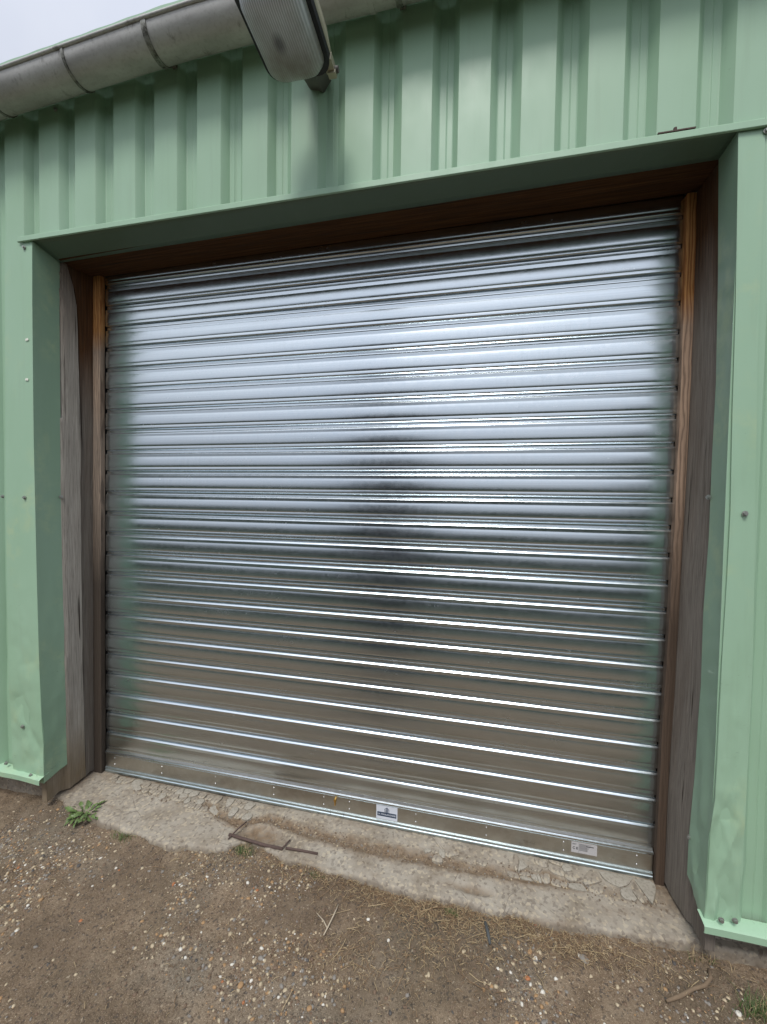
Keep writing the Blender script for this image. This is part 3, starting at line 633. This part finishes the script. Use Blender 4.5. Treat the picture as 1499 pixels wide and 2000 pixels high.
def text_mesh(s, size, bold=.0):
    cu = bpy.data.curves.new('lettering', 'FONT'); cu.body = s; cu.size = size; cu.extrude = .0; cu.offset = bold; cu.align_x = 'CENTER'; cu.align_y = 'CENTER'; cu.resolution_u = 2
    ob = bpy.data.objects.new('lettering', cu); COL.objects.link(ob); dg = bpy.context.evaluated_depsgraph_get(); dg.update()
    me = ob.evaluated_get(dg).to_mesh(); V = [tuple(v.co) for v in me.vertices]; F = [tuple(p.vertices) for p in me.polygons]
    ob.evaluated_get(dg).to_mesh_clear(); bpy.data.objects.remove(ob); return np.array(V), F
def flat_on_bar(name, V2, F, mat, parent, cx, cz, y, width=None):
    V2 = np.array(V2, float); 
    if width: w = V2[:, 0].max()-V2[:, 0].min(); V2[:, 0] *= width/w
    V2[:, 0] -= (V2[:, 0].max()+V2[:, 0].min())/2
    V = np.stack([V2[:, 0]+cx, np.full(len(V2), y), V2[:, 1]+cz], -1); return mesh_obj(name, V, F, mat, parent, recalc=False)
V, F = box(1.578, 1.679, -.0108, -.0100, .036, .104); stk = mesh_obj('sticker', V, F, m_sticker, bar)
V, F = box(1.583, 1.674, -.0111, -.0107, .048, .0685); mesh_obj('navy_band', V, F, m_navy, stk) if False else None
def printed(name, pieces, mat, parent): V, F = join(*pieces); mesh_obj(name, V, F, mat, parent)
logo = [box(1.583, 1.674, -.0111, -.0107, .050, .0695), box(1.617, 1.6185, -.0111, -.0107, .0695, .086), box(1.638, 1.6395, -.0111, -.0107, .0695, .083)]
for a, b in (((1.617, .085), (1.629, .094)), ((1.629, .094), (1.640, .083))):
    P = np.array([[(a[0], -.0111, a[1]), (b[0], -.0111, b[1])], [(a[0], -.0111, a[1]-.003), (b[0], -.0111, b[1]-.003)]]); logo.append(slab(P, (0, .0004, 0)))
for i, (x, h) in enumerate(((1.622, .083), (1.6255, .089), (1.629, .090), (1.6325, .085))): logo.append(box(x, x+.0024, -.0111, -.0107, .0695, h))
printed('printed_emblem', logo, m_navy, sh); bpy.context.view_layer.update()
T, F = text_mesh('LA TOULOUSAINE', .0105, .00025); flat_on_bar('printed_name', T, F, m_sticker, sh, 1.6285, .0597, -.01135, .084)
V, F = box(2.430, 2.530, -.0108, -.0100, .053, .099); lb = mesh_obj('marking_label', V, F, m_label2, bar)
pieces = []
T, F = text_mesh('C E', .015, .0004); flat_on_bar('printed_mark', T, F, m_ink, sh, 2.4455, .0725, -.01125, .021)
for i in range(9):
    z = .092-i*.0034; w = .028+.018*random.random(); pieces.append(box(2.461, 2.461+w, -.0111, -.0107, z, z+.0011))
pieces.append(box(2.488, 2.517, -.0111, -.0107, .0855, .0885)); pieces.append(box(2.459, 2.4596, -.0111, -.0107, .054, .098)); pieces.append(box(2.434, 2.450, -.0111, -.0107, .090, .0912)); pieces.append(box(2.434, 2.446, -.0111, -.0107, .087, .0881))
printed('printed_lines', pieces, m_ink, sh)

# ------------------------------------------------------------------ gutter
gt = thing('gutter', 'grey half round zinc gutter running under the roof edge', 'gutter', (1.4, -.39, 3.38))
GX0, GX1, YC, RG = -1.9, 4.9, -.392, .0735
def gz(x): return 3.322+eave(x)*1.0
def half(r, x0, x1, n=20, nx=2, a0=-4, a1=184, thick=.0015, wob=0):
    P = np.zeros((nx, n, 3)); xs = np.linspace(x0, x1, nx)
    for j in range(n):
        a = R_(a0+(a1-a0)*j/(n-1)); P[:, j, 0] = xs; P[:, j, 1] = YC - r*math.cos(a); P[:, j, 2] = gz(xs)-r*math.sin(a) + (wob*fbm(xs*2, xs*0+j*.3, 5) if wob else 0)
    nv = np.zeros_like(P); 
    for j in range(n):
        a = R_(a0+(a1-a0)*j/(n-1)); nv[:, j, 1] = math.cos(a)*thick; nv[:, j, 2] = math.sin(a)*thick
    return slab(P, nv)
V, F = half(RG, GX0, GX1, 24, 60, wob=.001); mesh_obj('trough', V, F, m_gut, gt, sharp=50)
xs = np.linspace(GX0, GX1, 30); V, F = tube([(x, YC-RG-.003, gz(x)+.004) for x in xs], .0065, 10); mesh_obj('rolled_rim', V, F, m_gut, gt, smooth=True)
for x, w, r in ((-.11, .012, .0775), (.33, .012, .0775), (1.60, .020, .0765), (2.9, .012, .0775)):
    V, F = half(r, x-w/2, x+w/2, 22, 2, thick=.004); mesh_obj('joint_band', V, F, m_strap if w < .015 else m_gut, gt, sharp=50)
for x in (.72, -.72, 1.70, 2.5, 3.4):
    V, F = half(.0775, x-.011, x+.011, 24, 3, a0=-14, a1=186, thick=.003); b2 = box(x-.011, x+.011, YC+.074, YC+.0975, gz(x)-.012, gz(x)+.02)
    V, F = join((V, F), b2); mesh_obj('strap_bracket', V, F, m_strap, gt, sharp=50)

# ------------------------------------------------------------------ floodlight
LC = Vector((1.368, -.585, 3.055))
fl = thing('floodlight', 'cream outdoor floodlight with dirty ribbed glass above the door', 'floodlight', LC)
TL = Matrix.Rotation(R_(-4), 3, 'X') @ Matrix.Rotation(R_(3), 3, 'Y')
def rr_loop(w, h, r, n=6):
    out = []
    for cx, cy, a0 in ((w/2-r, h/2-r, 0), (-w/2+r, h/2-r, 90), (-w/2+r, -h/2+r, 180), (w/2-r, -h/2+r, 270)):
        for i in range(n+1): a = R_(a0+90*i/n); out.append((cx+r*math.cos(a), cy+r*math.sin(a)))
    return out
def loft(secs, cap0=True, cap1=True):
    V = []; F = []
    for (z, w, h, r, oy) in secs:
        for x, y in rr_loop(w, h, r): V.append(tuple(LC + TL @ Vector((x, y+oy, z))))
    n = len(rr_loop(1, 1, .1))
    for s in range(len(secs)-1):
        for i in range(n): j = (i+1) % n; F.append((s*n+i, s*n+j, (s+1)*n+j, (s+1)*n+i))
    if cap0: F.append(tuple(range(n)))
    if cap1: F.append(tuple((len(secs)-1)*n+i for i in range(n)))
    return np.array(V), F
V, F = loft([(-.001, .205, .262, .04, 0), (-.020, .200, .257, .04, 0), (-.045, .188, .246, .042, 0), (-.060, .166, .226, .045, 0), (-.068, .12, .18, .04, 0), (-.070, .05, .08, .02, 0)])
V2 = V.copy(); mesh_obj('glass_cover', V, F, m_glass, fl, sharp=50)
V, F = loft([(-.014, .226, .284, .05, 0), (-.016, .234, .292, .05, 0), (.004, .237, .295, .05, 0), (.006, .20, .26, .05, 0)], True, True); mesh_obj('gasket', V, F, m_black, fl, sharp=40)
V, F = loft([(.005, .238, .296, .05, 0), (.020, .240, .298, .05, 0), (.028, .236, .294, .05, 0), (.075, .214, .27, .05, .0), (.098, .16, .21, .05, .01)]); mesh_obj('housing', V, F, m_cream, fl, sharp=35)
def lb_(x0, x1, y0, y1, z0, z1):
    V, F = box(x0, x1, y0, y1, z0, z1); return np.array([tuple(LC+TL @ Vector(v)) for v in V]), F
V, F = join(lb_(-.012, .010, -.152, -.138, -.026, .012), lb_(-.010, .008, -.150, -.128, -.030, -.024)); mesh_obj('front_clip', V, F, m_cream, fl)
V, F = tube([LC+TL@Vector((-.001, -.136, -.030)), LC+TL@Vector((-.001, -.136, -.036))], .005, 8); mesh_obj('clip_screw', V, F, m_leather, fl)
V, F = tube([LC+TL@Vector(p) for p in ((-.05, -.142, -.016), (-.03, -.147, -.012), (-.012, -.146, -.014))], .003, 6); mesh_obj('red_cord', V, F, m_red, fl)
V, F = join(lb_(.092, .122, .105, .150, -.012, .012), lb_(.098, .126, .140, .160, -.020, .004)); mesh_obj('hinge_lug', V, F, m_cream, fl)
V, F = tube([LC+TL@Vector((.10, .148, -.002)), LC+TL@Vector((.134, .148, -.002))], .010, 10); mesh_obj('hinge_knob', V, F, m_leather, fl, sharp=40)
V, F = join(tube([LC+Vector((.02, .06, .04)), LC+Vector((.02, .17, .06)), (LC.x, D+.002, LC.z+.125)], [.055, .055, .05], 6))
mesh_obj('wall_arm', V, F, m_leather, fl, sharp=40)

# ------------------------------------------------------------------ loose stones on the ground
IV, IF = ico()
def stone_arrays(n, place, smin, smax, pw=2.0):
    pos = place(n); n = len(pos); s = smin+(smax-smin)*RNG.random(n)**pw
    V = IV[None]*(1+.22*RNG.standard_normal((n, 12, 1)).clip(-1.5, 1.5)); V = V*(s[:, None, None]*np.stack([np.ones(n), .6+.4*RNG.random(n), .35+.35*RNG.random(n)], -1)[:, None])
    a = RNG.random(n)*6.283; ca, sa = np.cos(a)[:, None], np.sin(a)[:, None]
    X_ = V[..., 0]*ca-V[..., 1]*sa; Y_ = V[..., 0]*sa+V[..., 1]*ca; V = np.stack([X_, Y_, V[..., 2]], -1)
    z = ground_z(pos[:, 0], pos[:, 1]) + s*(.2*RNG.random(n)-.18); V += np.stack([pos[:, 0], pos[:, 1], z], -1)[:, None]
    F = (np.array(IF)[None]+12*np.arange(n)[:, None, None]).reshape(-1, 3); return V.reshape(-1, 3), F, n
def soil_pts(n, dens):
    out = []
    while sum(map(len, out)) < n:
        p = np.stack([RNG.uniform(-.55, 3.35, n), RNG.uniform(-1.05, -.17, n)], -1)
        ok = p[:, 1] < edge_y(p[:, 0])-.004; ok &= RNG.random(n) < dens(p[:, 0], p[:, 1]); out.append(p[ok])
    return np.concatenate(out)[:n]
def dens_g(x, y):
    d = .02+.7*np.clip(fbm(x*3.2+7, y*3.2, 131)*3.2-.25, 0, 1)
    d = d + .9*np.exp(-((x-1.40)/.22)**2-((y+.66)/.14)**2) + .5*np.exp(-((x-.25)/.3)**2-((y+.47)/.12)**2) + .5*np.exp(-((x-2.75)/.3)**2-((y+.45)/.1)**2)
    return np.clip(d, 0, 1)
def fast_mesh(name, V, F, mats, idx, **props):
    me = bpy.data.meshes.new(name); me.vertices.add(len(V)); me.vertices.foreach_set('co', V.astype(np.float32).ravel())
    me.loops.add(F.size); me.loops.foreach_set('vertex_index', F.astype(np.int32).ravel()); me.polygons.add(len(F))
    me.polygons.foreach_set('loop_start', np.arange(len(F), dtype=np.int32)*F.shape[1])
    for m in mats: me.materials.append(m)
    me.polygons.foreach_set('material_index', idx.astype(np.int32)); me.update(calc_edges=True); me.validate()
    o = bpy.data.objects.new(name, me); COL.objects.link(o); setp(o, **props); return o
V, F, n = stone_arrays(7000, lambda n: soil_pts(n, dens_g), .0016, .0085, 2.6)
ci = RNG.choice(len(m_stones), n, p=[.27, .24, .12, .24, .07, .05, .01]); fast_mesh('gravel', V, F, m_stones, np.repeat(ci, 20), kind='stuff', label='small loose gravel scattered over the packed dirt', category='gravel')
V, F, n = stone_arrays(14000, lambda n: soil_pts(n, lambda x, y: .3+.7*(noise2(x*5, y*5, 77) > .45)), .0018, .0055, 2)
fast_mesh('dirt_crumbs', V, F, [m_crumb, m_stones[3]], np.repeat(RNG.choice(2, n, p=[.8, .2]), 20), kind='stuff', label='crumbs of brown dirt over the yard in front of the door', category='dirt')
# stones large enough to point at
def pebble(x, y, s, mi, label, flat=.5, group=None):
    V = IV*(1+.16*RNG.standard_normal((12, 1))); V = V*np.array([s, s*random.uniform(.6, .85), s*flat]); a = random.random()*6.28
    V = np.stack([V[:, 0]*math.cos(a)-V[:, 1]*math.sin(a), V[:, 0]*math.sin(a)+V[:, 1]*math.cos(a), V[:, 2]], -1)
    z = float(ground_z(np.array(x), np.array(y)))+s*flat*.3; loc = (x, y, z)
    o = mesh_obj('pebble', V+np.array(loc), IF, m_stones[mi], loc=loc, label=label, category='pebble')
    md = o.modifiers.new('round', 'SUBSURF'); md.levels = 1; md.render_levels = 1; return o
for a in ((.014, -.262, .012, 2, 'ochre stone below the left end of the concrete threshold'),
          (.256, -.382, .010, 0, 'cream stone on the dirt below the leafy weed'),
          (.846, -.457, .012, 6, 'orange chip lying alone on open brown dirt left of centre'),
          (.621, -.660, .009, 6, 'dark orange chip on bare dirt at lower left'),
          (.400, -.480, .014, 4, 'dark flint on the dirt at the far left of the yard'),
          (1.644, -.403, .009, 5, 'small white pebble just below the band of dry straw'),
          (1.733, -.454, .009, 5, 'white pebble beside the forked pale twig'),
          (1.323, -.614, .014, 1, 'rounded grey pebble in the thickest gravel'),
          (1.385, -.628, .012, 3, 'brown stone in the thickest gravel'),
          (1.428, -.670, .011, 1, 'grey stone nearest the bottom edge of the gravel patch'),
          (1.300, -.700, .013, 2, 'ochre stone at the lower left of the gravel patch'),
          (1.996, -.433, .011, 0, 'cream stone just below the dark stick'),
          (1.884, -.530, .011, 0, 'flat cream stone on dirt below the straw'),
          (2.220, -.376, .013, 2, 'amber stone to the right of the dark stick'),
          (2.486, -.414, .010, 0, 'cream pebble on bare dirt right of centre'),
          (2.200, -.460, .013, 6, 'brick-coloured chip lying right of the straw'),
          (2.700, -.290, .013, 4, 'dark stone under the right end of the threshold'),
          (2.640, -.500, .017, 2, 'pinkish brown stone left of the curved twig'),
          (2.830, -.400, .012, 5, 'white stone near the grass at the right edge'),
          (2.790, -.450, .012, 0, 'cream stone below the curved twig'),
          (1.585, -.609, .011, 1, 'grey pebble right of the gravel patch'),
          (1.537, -.700, .012, 2, 'yellow ochre pebble below the forked twig'),
          (2.400, -.352, .020, 1, 'flat grey-brown stone pressed into the dirt under the threshold'),
          (1.480, -.520, .014, 3, 'reddish brown cobble beside the forked twig')):
    pebble(*a[:4], a[4], .32 if 'flat' in a[4] or 'chip' in a[4] else .5)

# straw and dry grass
def straw(n, place, lmin, lmax, w, zoff=.002, seedmat=0):
    V = []; F = []; pos = place(n)
    for i in range(n):
        x, y = pos[i]; L = random.uniform(lmin, lmax); a = random.uniform(0, math.pi*2); b = random.gauss(0, .22); p = []
        z0 = float(ground_z(np.array(x), np.array(y)))+random.uniform(0, .008)+zoff; el = random.gauss(0, .12)
        for t in (0, .5, 1):
            aa = a+b*t; p.append((x+math.cos(aa)*L*(t-.5), y+math.sin(aa)*L*(t-.5), z0+el*L*(t-.5)+(.003 if t == .5 else 0)))
        v, f = tube(p, [w, w*.9, w*.5], 3, cap=False); F += [tuple(q+len(V) for q in g) for g in f]; V += v.tolist()
    return np.array(V), np.array(F)
def place_straw(n):
    o = []
    while len(o) < n:
        u = random.random()
        if u < .50: x = random.gauss(1.95, .35); y = float(edge_y(np.array(x)))-abs(random.gauss(.0, .05))-.004
        elif u < .62: x = random.gauss(1.95, .15); y = random.gauss(-.42, .07)
        elif u < .70: x = random.gauss(1.62, .12); y = random.gauss(-.55, .05)
        elif u < .78: x = random.gauss(2.45, .2); y = random.gauss(-.33, .03)
        elif u < .86: x = random.gauss(1.0, .15); y = random.gauss(-.30, .05)
        else: x = random.uniform(-.3, 3.1); y = random.uniform(-1.0, -.3)
        if y < float(edge_y(np.array(x))) - .003: o.append((x, y))
    return o
V, F = straw(5200, place_straw, .004, .026, .0008); V2, F2 = straw(90, place_straw, .04, .10, .0012, .004)
n1_ = len(F); V3 = np.concatenate([V, V2]); F3 = np.concatenate([F, F2+len(V)])
fast_mesh('dry_straw', V3, F3, [m_straw, m_straw2], np.repeat(RNG.choice(2, len(F3)//6, p=[.45, .55]), 6), kind='stuff', label='dry straw and dead grass lying along the threshold edge', category='straw')
# litter lying in the hollows of the threshold
def place_sill(n):
    o = []
    while len(o) < n:
        x = random.uniform(.3, 2.75); c = float(np.interp(x, [a for a, b in CH], [b for a, b in CH])); o.append((x, random.gauss(c, .018)))
    return o
Vs, Fs = straw(260, place_sill, .006, .03, .0006, 0); Vs[:, 2] += .030
fast_mesh('threshold_litter', Vs, Fs, [m_straw2, m_straw], np.repeat(RNG.choice(2, len(Fs)//6, p=[.6, .4]), 6), kind='stuff', label='bits of dead grass caught in the cracks of the concrete threshold', category='plant litter')
pos = np.array(place_sill(1500)); s = .0012+.003*RNG.random(1500)**2
V = IV[None]*s[:, None, None]*(1+.2*RNG.standard_normal((1500, 12, 1))); V += np.stack([pos[:, 0], pos[:, 1], sill_z(pos[:, 0], pos[:, 1])+s*.3], -1)[:, None]
fast_mesh('threshold_grit', V.reshape(-1, 3), (np.array(IF)[None]+12*np.arange(1500)[:, None, None]).reshape(-1, 3), [m_crumb, m_stones[0], m_stones[1]], np.repeat(RNG.choice(3, 1500, p=[.75, .12, .13]), 20), kind='stuff', label='grit and dirt lying in the cracks of the concrete threshold', category='grit')

# twigs, stick, rusty bars
def gzf(x, y): return float(ground_z(np.array(x), np.array(y)))
pts = [(2.805, -.290), (2.795, -.318), (2.765, -.345), (2.72, -.370), (2.67, -.398), (2.622, -.424)]
V, F = tube([(x, y, gzf(x, y)+.008+.003*(i % 2)) for i, (x, y) in enumerate(pts)], [.0065, .0055, .0058, .0052, .0062, .0040], 8)
mesh_obj('curved_twig', V, F, m_twig, loc=(2.72, -.36, -.03), smooth=True, label='curved brown twig lying on the dirt at lower right', category='twig')
V, F = join(tube([(1.521, -.385, gzf(1.521, -.385)+.012), (1.519, -.43, -.018), (1.509, -.473, gzf(1.509, -.473)+.006), (1.505, -.50, -.026)], [.0018, .0022, .0028, .002], 6), tube([(1.509, -.473, gzf(1.509, -.473)+.006), (1.49, -.46, -.018), (1.455, -.441, -.016)], [.0024, .0018, .001], 6))
mesh_obj('forked_twig', V, F, m_twig_pale, loc=(1.51, -.45, -.03), smooth=True, label='pale forked twig on the dirt in front of the threshold centre', category='twig')
V, F = tube([(2.070, -.322, gzf(2.07, -.32)+.008), (2.078, -.355, -.020), (2.085, -.39, gzf(2.085, -.39)+.006)], [.006, .0065, .005], 7)
mesh_obj('dark_stick', V, F, m_stick_dark, loc=(2.078, -.355, -.03), smooth=True, label='short dark stick lying in the straw below the threshold', category='stick')
rb = thing('rusty_reinforcement', 'rusty steel bars exposed in the broken edge of the concrete', 'rusty bar', (1.1, -.22, 0))
for pts, r in (([(.945, -.228, .006), (1.03, -.232, .004), (1.12, -.237, .002), (1.214, -.238, .004)], .0065), ([(1.225, -.232, .005), (1.30, -.226, .004), (1.37, -.221, .001)], .005),
               ([(.985, -.150, .012), (.972, -.20, .016), (.955, -.250, .006)], .0032), ([(1.228, -.195, .012), (1.214, -.238, .010)], .0034)):
    V, F = tube(pts, r, 7); mesh_obj('bar', V, F, m_rust, rb, smooth=True)

# ------------------------------------------------------------------ weeds and tufts
def leaf_mesh(L, W, lobes, seed):
    rs = random.Random(seed); V = []; F = []; n = 12
    for i in range(n+1):
        t = i/n; w = W*math.sin(math.pi*min(1, t*.93+.05))**.8*(.55+.45*t); w *= (1.0 if (i % 2 == 0) else (1-.5*lobes)); bend = L*(.55*t-.75*t*t)
        for s in (-1, 0, 1): V.append((t*L+(.06*L if s and i % 2 == 0 else 0), s*w, bend+(.18*w if s else 0)))
    for i in range(n):
        for j in range(2): F.append((i*3+j, (i+1)*3+j, (i+1)*3+j+1, i*3+j+1))
    me = bpy.data.meshes.new('leaf'); me.from_pydata(V, [], F); me.materials.append(m_leaf); me.polygons.foreach_set('use_smooth', [True]*len(me.polygons)); return me
LM = [leaf_mesh(.080, .022, .9, 1), leaf_mesh(.065, .020, .8, 2), leaf_mesh(.090, .025, .95, 3)]
w1 = thing('weed', 'leafy green weed growing against the left end of the concrete threshold', 'weed', (.19, -.268, -.025))
for i in range(64):
    o = bpy.data.objects.new('leaf', LM[i % 3]); COL.objects.link(o); o.parent = w1
    a = i*2.39996; r = random.uniform(0, .045); o.location = (math.cos(a)*r*1.4, math.sin(a)*r*.8, random.uniform(.002, .024)); o.rotation_euler = (random.gauss(0, .35), -random.uniform(-.15, .75), a+random.gauss(0, .3)); s = random.uniform(.36, .68); o.scale = (s, s, s)
def tuft(loc, n, h, spread, label, mats, cat='grass tuft', name='grass_tuft'):
    V = []; F = []; idx = []
    for i in range(n):
        x = random.gauss(0, spread); y = random.gauss(0, spread*.45); hh = h*random.uniform(.5, 1); a = random.random()*6.28; l = hh*random.uniform(.2, .9); w = .0010
        b = len(V); px, py = -math.sin(a)*w, math.cos(a)*w
        for t in (0, .5, 1):
            cx, cy, cz = x+math.cos(a)*l*t*t, y+math.sin(a)*l*t*t, hh*t*(1-.25*t); k_ = 1-t*.85; V += [(cx-px*k_, cy-py*k_, cz), (cx+px*k_, cy+py*k_, cz)]
        F += [(b, b+1, b+3, b+2), (b+2, b+3, b+5, b+4)]; m = 0 if random.random() < .75 else 1; idx += [m, m]
    me = bpy.data.meshes.new(name); me.from_pydata(V, [], F)
    for m in mats: me.materials.append(m)
    me.polygons.foreach_set('material_index', idx); o = bpy.data.objects.new(name, me); COL.objects.link(o); o.location = (loc[0], loc[1], gzf(loc[0], loc[1])); setp(o, label=label, category=cat); return o
tuft((.475, -.330), 130, .030, .026, 'small dull green weed beside the threshold right of the leafy weed', [m_leaf, m_straw2], 'weed', 'small_weed')
tuft((1.035, -.262), 260, .026, .026, 'bright grass tuft under the rusty bar at the concrete edge', [m_blade, m_straw])
tuft((1.385, -.292), 120, .014, .020, 'low green tuft in the straw at the middle of the threshold', [m_blade, m_straw])
tuft((1.945, -.315), 220, .022, .010, 'sparse green tuft among straw right of the sticker', [m_blade, m_straw2])
tuft((2.93, -.390), 500, .055, .050, 'green grass clump at the lower right edge of the yard', [m_blade, m_straw])
tuft((2.80, -.262), 40, .05, .03, 'few dry stems under the right corner of the cladding', [m_straw, m_blade])

# ------------------------------------------------------------------ unseen things added for the shutter to reflect
def crown(name, c, rad, n, ls, mat, parent):
    d = RNG.standard_normal((n, 3)); d /= np.linalg.norm(d, axis=1)[:, None]; r = RNG.random(n)**.4
    p = np.array(c)+d*r[:, None]*np.array(rad)*(1+.2*fbm(d[:, 0]*3+c[0], d[:, 2]*3, 9))[:, None]
    a = RNG.standard_normal((n, 3)); a /= np.linalg.norm(a, axis=1)[:, None]; b = np.cross(a, RNG.standard_normal((n, 3))); b /= np.linalg.norm(b, axis=1)[:, None]
    s = ls*(.6+.8*RNG.random(n))[:, None]; V = np.stack([p-a*s-b*s*.6, p+a*s-b*s*.6, p+a*s*.6+b*s*.6, p-a*s*.6+b*s*.6], 1).reshape(-1, 3)
    me = bpy.data.meshes.new(name); me.from_pydata((V-np.array(parent.location)).tolist(), [], [(4*i, 4*i+1, 4*i+2, 4*i+3) for i in range(n)]); me.materials.append(mat)
    o = bpy.data.objects.new(name, me); COL.objects.link(o); o.parent = parent
def tree(x, y, h, r, mat, label, name='tree', n=2600):
    t = thing(name, label, 'tree', (x, y, -.08)); V, F = tube([(x, y, -.1), (x+.05, y, h*.4), (x, y+.05, h*.8)], [.16, .12, .05], 8); mesh_obj('trunk', V, F, m_trunk, t, smooth=True)
    crown('crown', (x, y, h*.53), (r, r, h*.47), n, .13, mat, t)
tree(0.0, -7.4, 3.6, .95, m_fol_d, 'dark tree added out of view for the shutter to reflect', 'added_dark_tree', 9000)  # tall dark mass added to make the soft dark patch in the slats
tree(9.5, -14, 6.0, 2.2, m_fol, 'tall green tree added out of view for the shutter to reflect', 'added_tall_tree', 3500)  # added unseen, a green shape for the slats to mirror
# the person taking the picture: stands behind the viewpoint, added as a dark shape for the slats to reflect
m_navy_cloth = plain('navy_cloth', (.018, .022, .035), .9); m_skin = plain('skin', (.50, .30, .21), .55, var=.06); m_hair = plain('dark_hair', (.03, .02, .015), .7)
pr = thing('person', 'unseen person in dark jacket and trousers added for the shutter to reflect', 'person', (1.20, -2.22, -.04))
BW = 1.12   # body widened to strengthen its dark reflection
def skin_mesh(name, J, E_, mat, root=0):
    o_ = np.array(pr.location); me = bpy.data.meshes.new(name); me.from_pydata([tuple(np.array(p[:3])) for p in J], E_, []); me.materials.append(mat)
    o = bpy.data.objects.new(name, me); COL.objects.link(o); o.parent = pr; o.modifiers.new('skin', 'SKIN'); sb = o.modifiers.new('s', 'SUBSURF'); sb.levels = sb.render_levels = 2
    for v, p in zip(me.skin_vertices[0].data, J): v.radius = ((p[3]*BW, (p[4] if len(p) > 4 else p[3])*BW) if name == 'body' else (p[3], p[4] if len(p) > 4 else p[3])); v.use_root = False
    me.skin_vertices[0].data[root].use_root = True; return o
J = [(0, 0, .96, .17, .12), (0, 0, 1.15, .155, .11), (0, .0, 1.36, .20, .12), (0, 0, 1.47, .10, .08), (0, .01, 1.52, .058), (0, .03, 1.63, .085, .10), (0, .03, 1.74, .075, .09),
     (-.10, 0, .90, .10), (-.12, .03, .50, .065), (-.13, -.02, .10, .048), (-.13, .10, .045, .042), (.10, 0, .90, .10), (.12, .04, .50, .065), (.13, -.01, .10, .048), (.14, .11, .045, .042),
     (-.20, 0, 1.42, .065), (-.27, .04, 1.16, .05), (-.12, .26, 1.34, .038), (-.09, .31, 1.38, .03), (.20, 0, 1.42, .065), (.28, .04, 1.18, .05), (.26, .28, 1.38, .038), (.26, .34, 1.42, .03)]
E_ = [(0, 1), (1, 2), (2, 3), (3, 4), (4, 5), (5, 6), (0, 7), (7, 8), (8, 9), (9, 10), (0, 11), (11, 12), (12, 13), (13, 14), (2, 15), (15, 16), (16, 17), (17, 18), (2, 19), (19, 20), (20, 21), (21, 22)]
skin_mesh('body', J, E_, m_navy_cloth)
V, F = ico(); V = V*np.array([.088, .100, .118])+np.array([0, .035, 1.68])+np.array(pr.location); o = mesh_obj('face', V, F, m_skin, pr, smooth=True); o.modifiers.new('s', 'SUBSURF').render_levels = 2
V, F = ico(); V = V*np.array([.100, .108, .10])+np.array([0, .005, 1.725])+np.array(pr.location); o = mesh_obj('hair', V, F, m_hair, pr, smooth=True); o.modifiers.new('s', 'SUBSURF').render_levels = 2
for sx_, hx, hy, hz in ((-1, -.085, .33, 1.40), (1, .26, .36, 1.44)):
    JJ = [(hx, hy, hz, .026, .014), (hx, hy+.03, hz+.04, .034, .014)]; EE = [(0, 1)]
    for f_ in range(4):
        a = (f_-1.5)*.018; L_ = (.030, .036, .034, .026)[f_]; b = len(JJ); JJ += [(hx+a, hy+.035, hz+.07, .0085), (hx+a, hy+.040+L_*.4, hz+.07+L_, .008), (hx+a, hy+.035+L_, hz+.08+L_, .007)]; EE += [(1, b), (b, b+1), (b+1, b+2)]
    b = len(JJ); JJ += [(hx-sx_*.035, hy+.03, hz+.02, .010), (hx-sx_*.055, hy+.055, hz+.045, .008)]; EE += [(0, b), (b, b+1)]
    skin_mesh('hand', JJ, EE, m_skin)
hd = thing('hedge', 'long green hedge added out of view for the shutter to reflect', 'hedge', (2, -9, -.08))  # unseen hedge added to darken the low band reflected in the slats
V, F = box(-20, 24, -9.5, -8.6, -.2, 1.15); mesh_obj('hedge_stems', V, F, m_fol, hd)
for i in range(26): crown('hedge_crown', (-20+i*1.75, -9+random.uniform(-.15, .15), .8), (1.25, .75, .85+random.uniform(0, .25)), 900, .10, m_fol, hd)
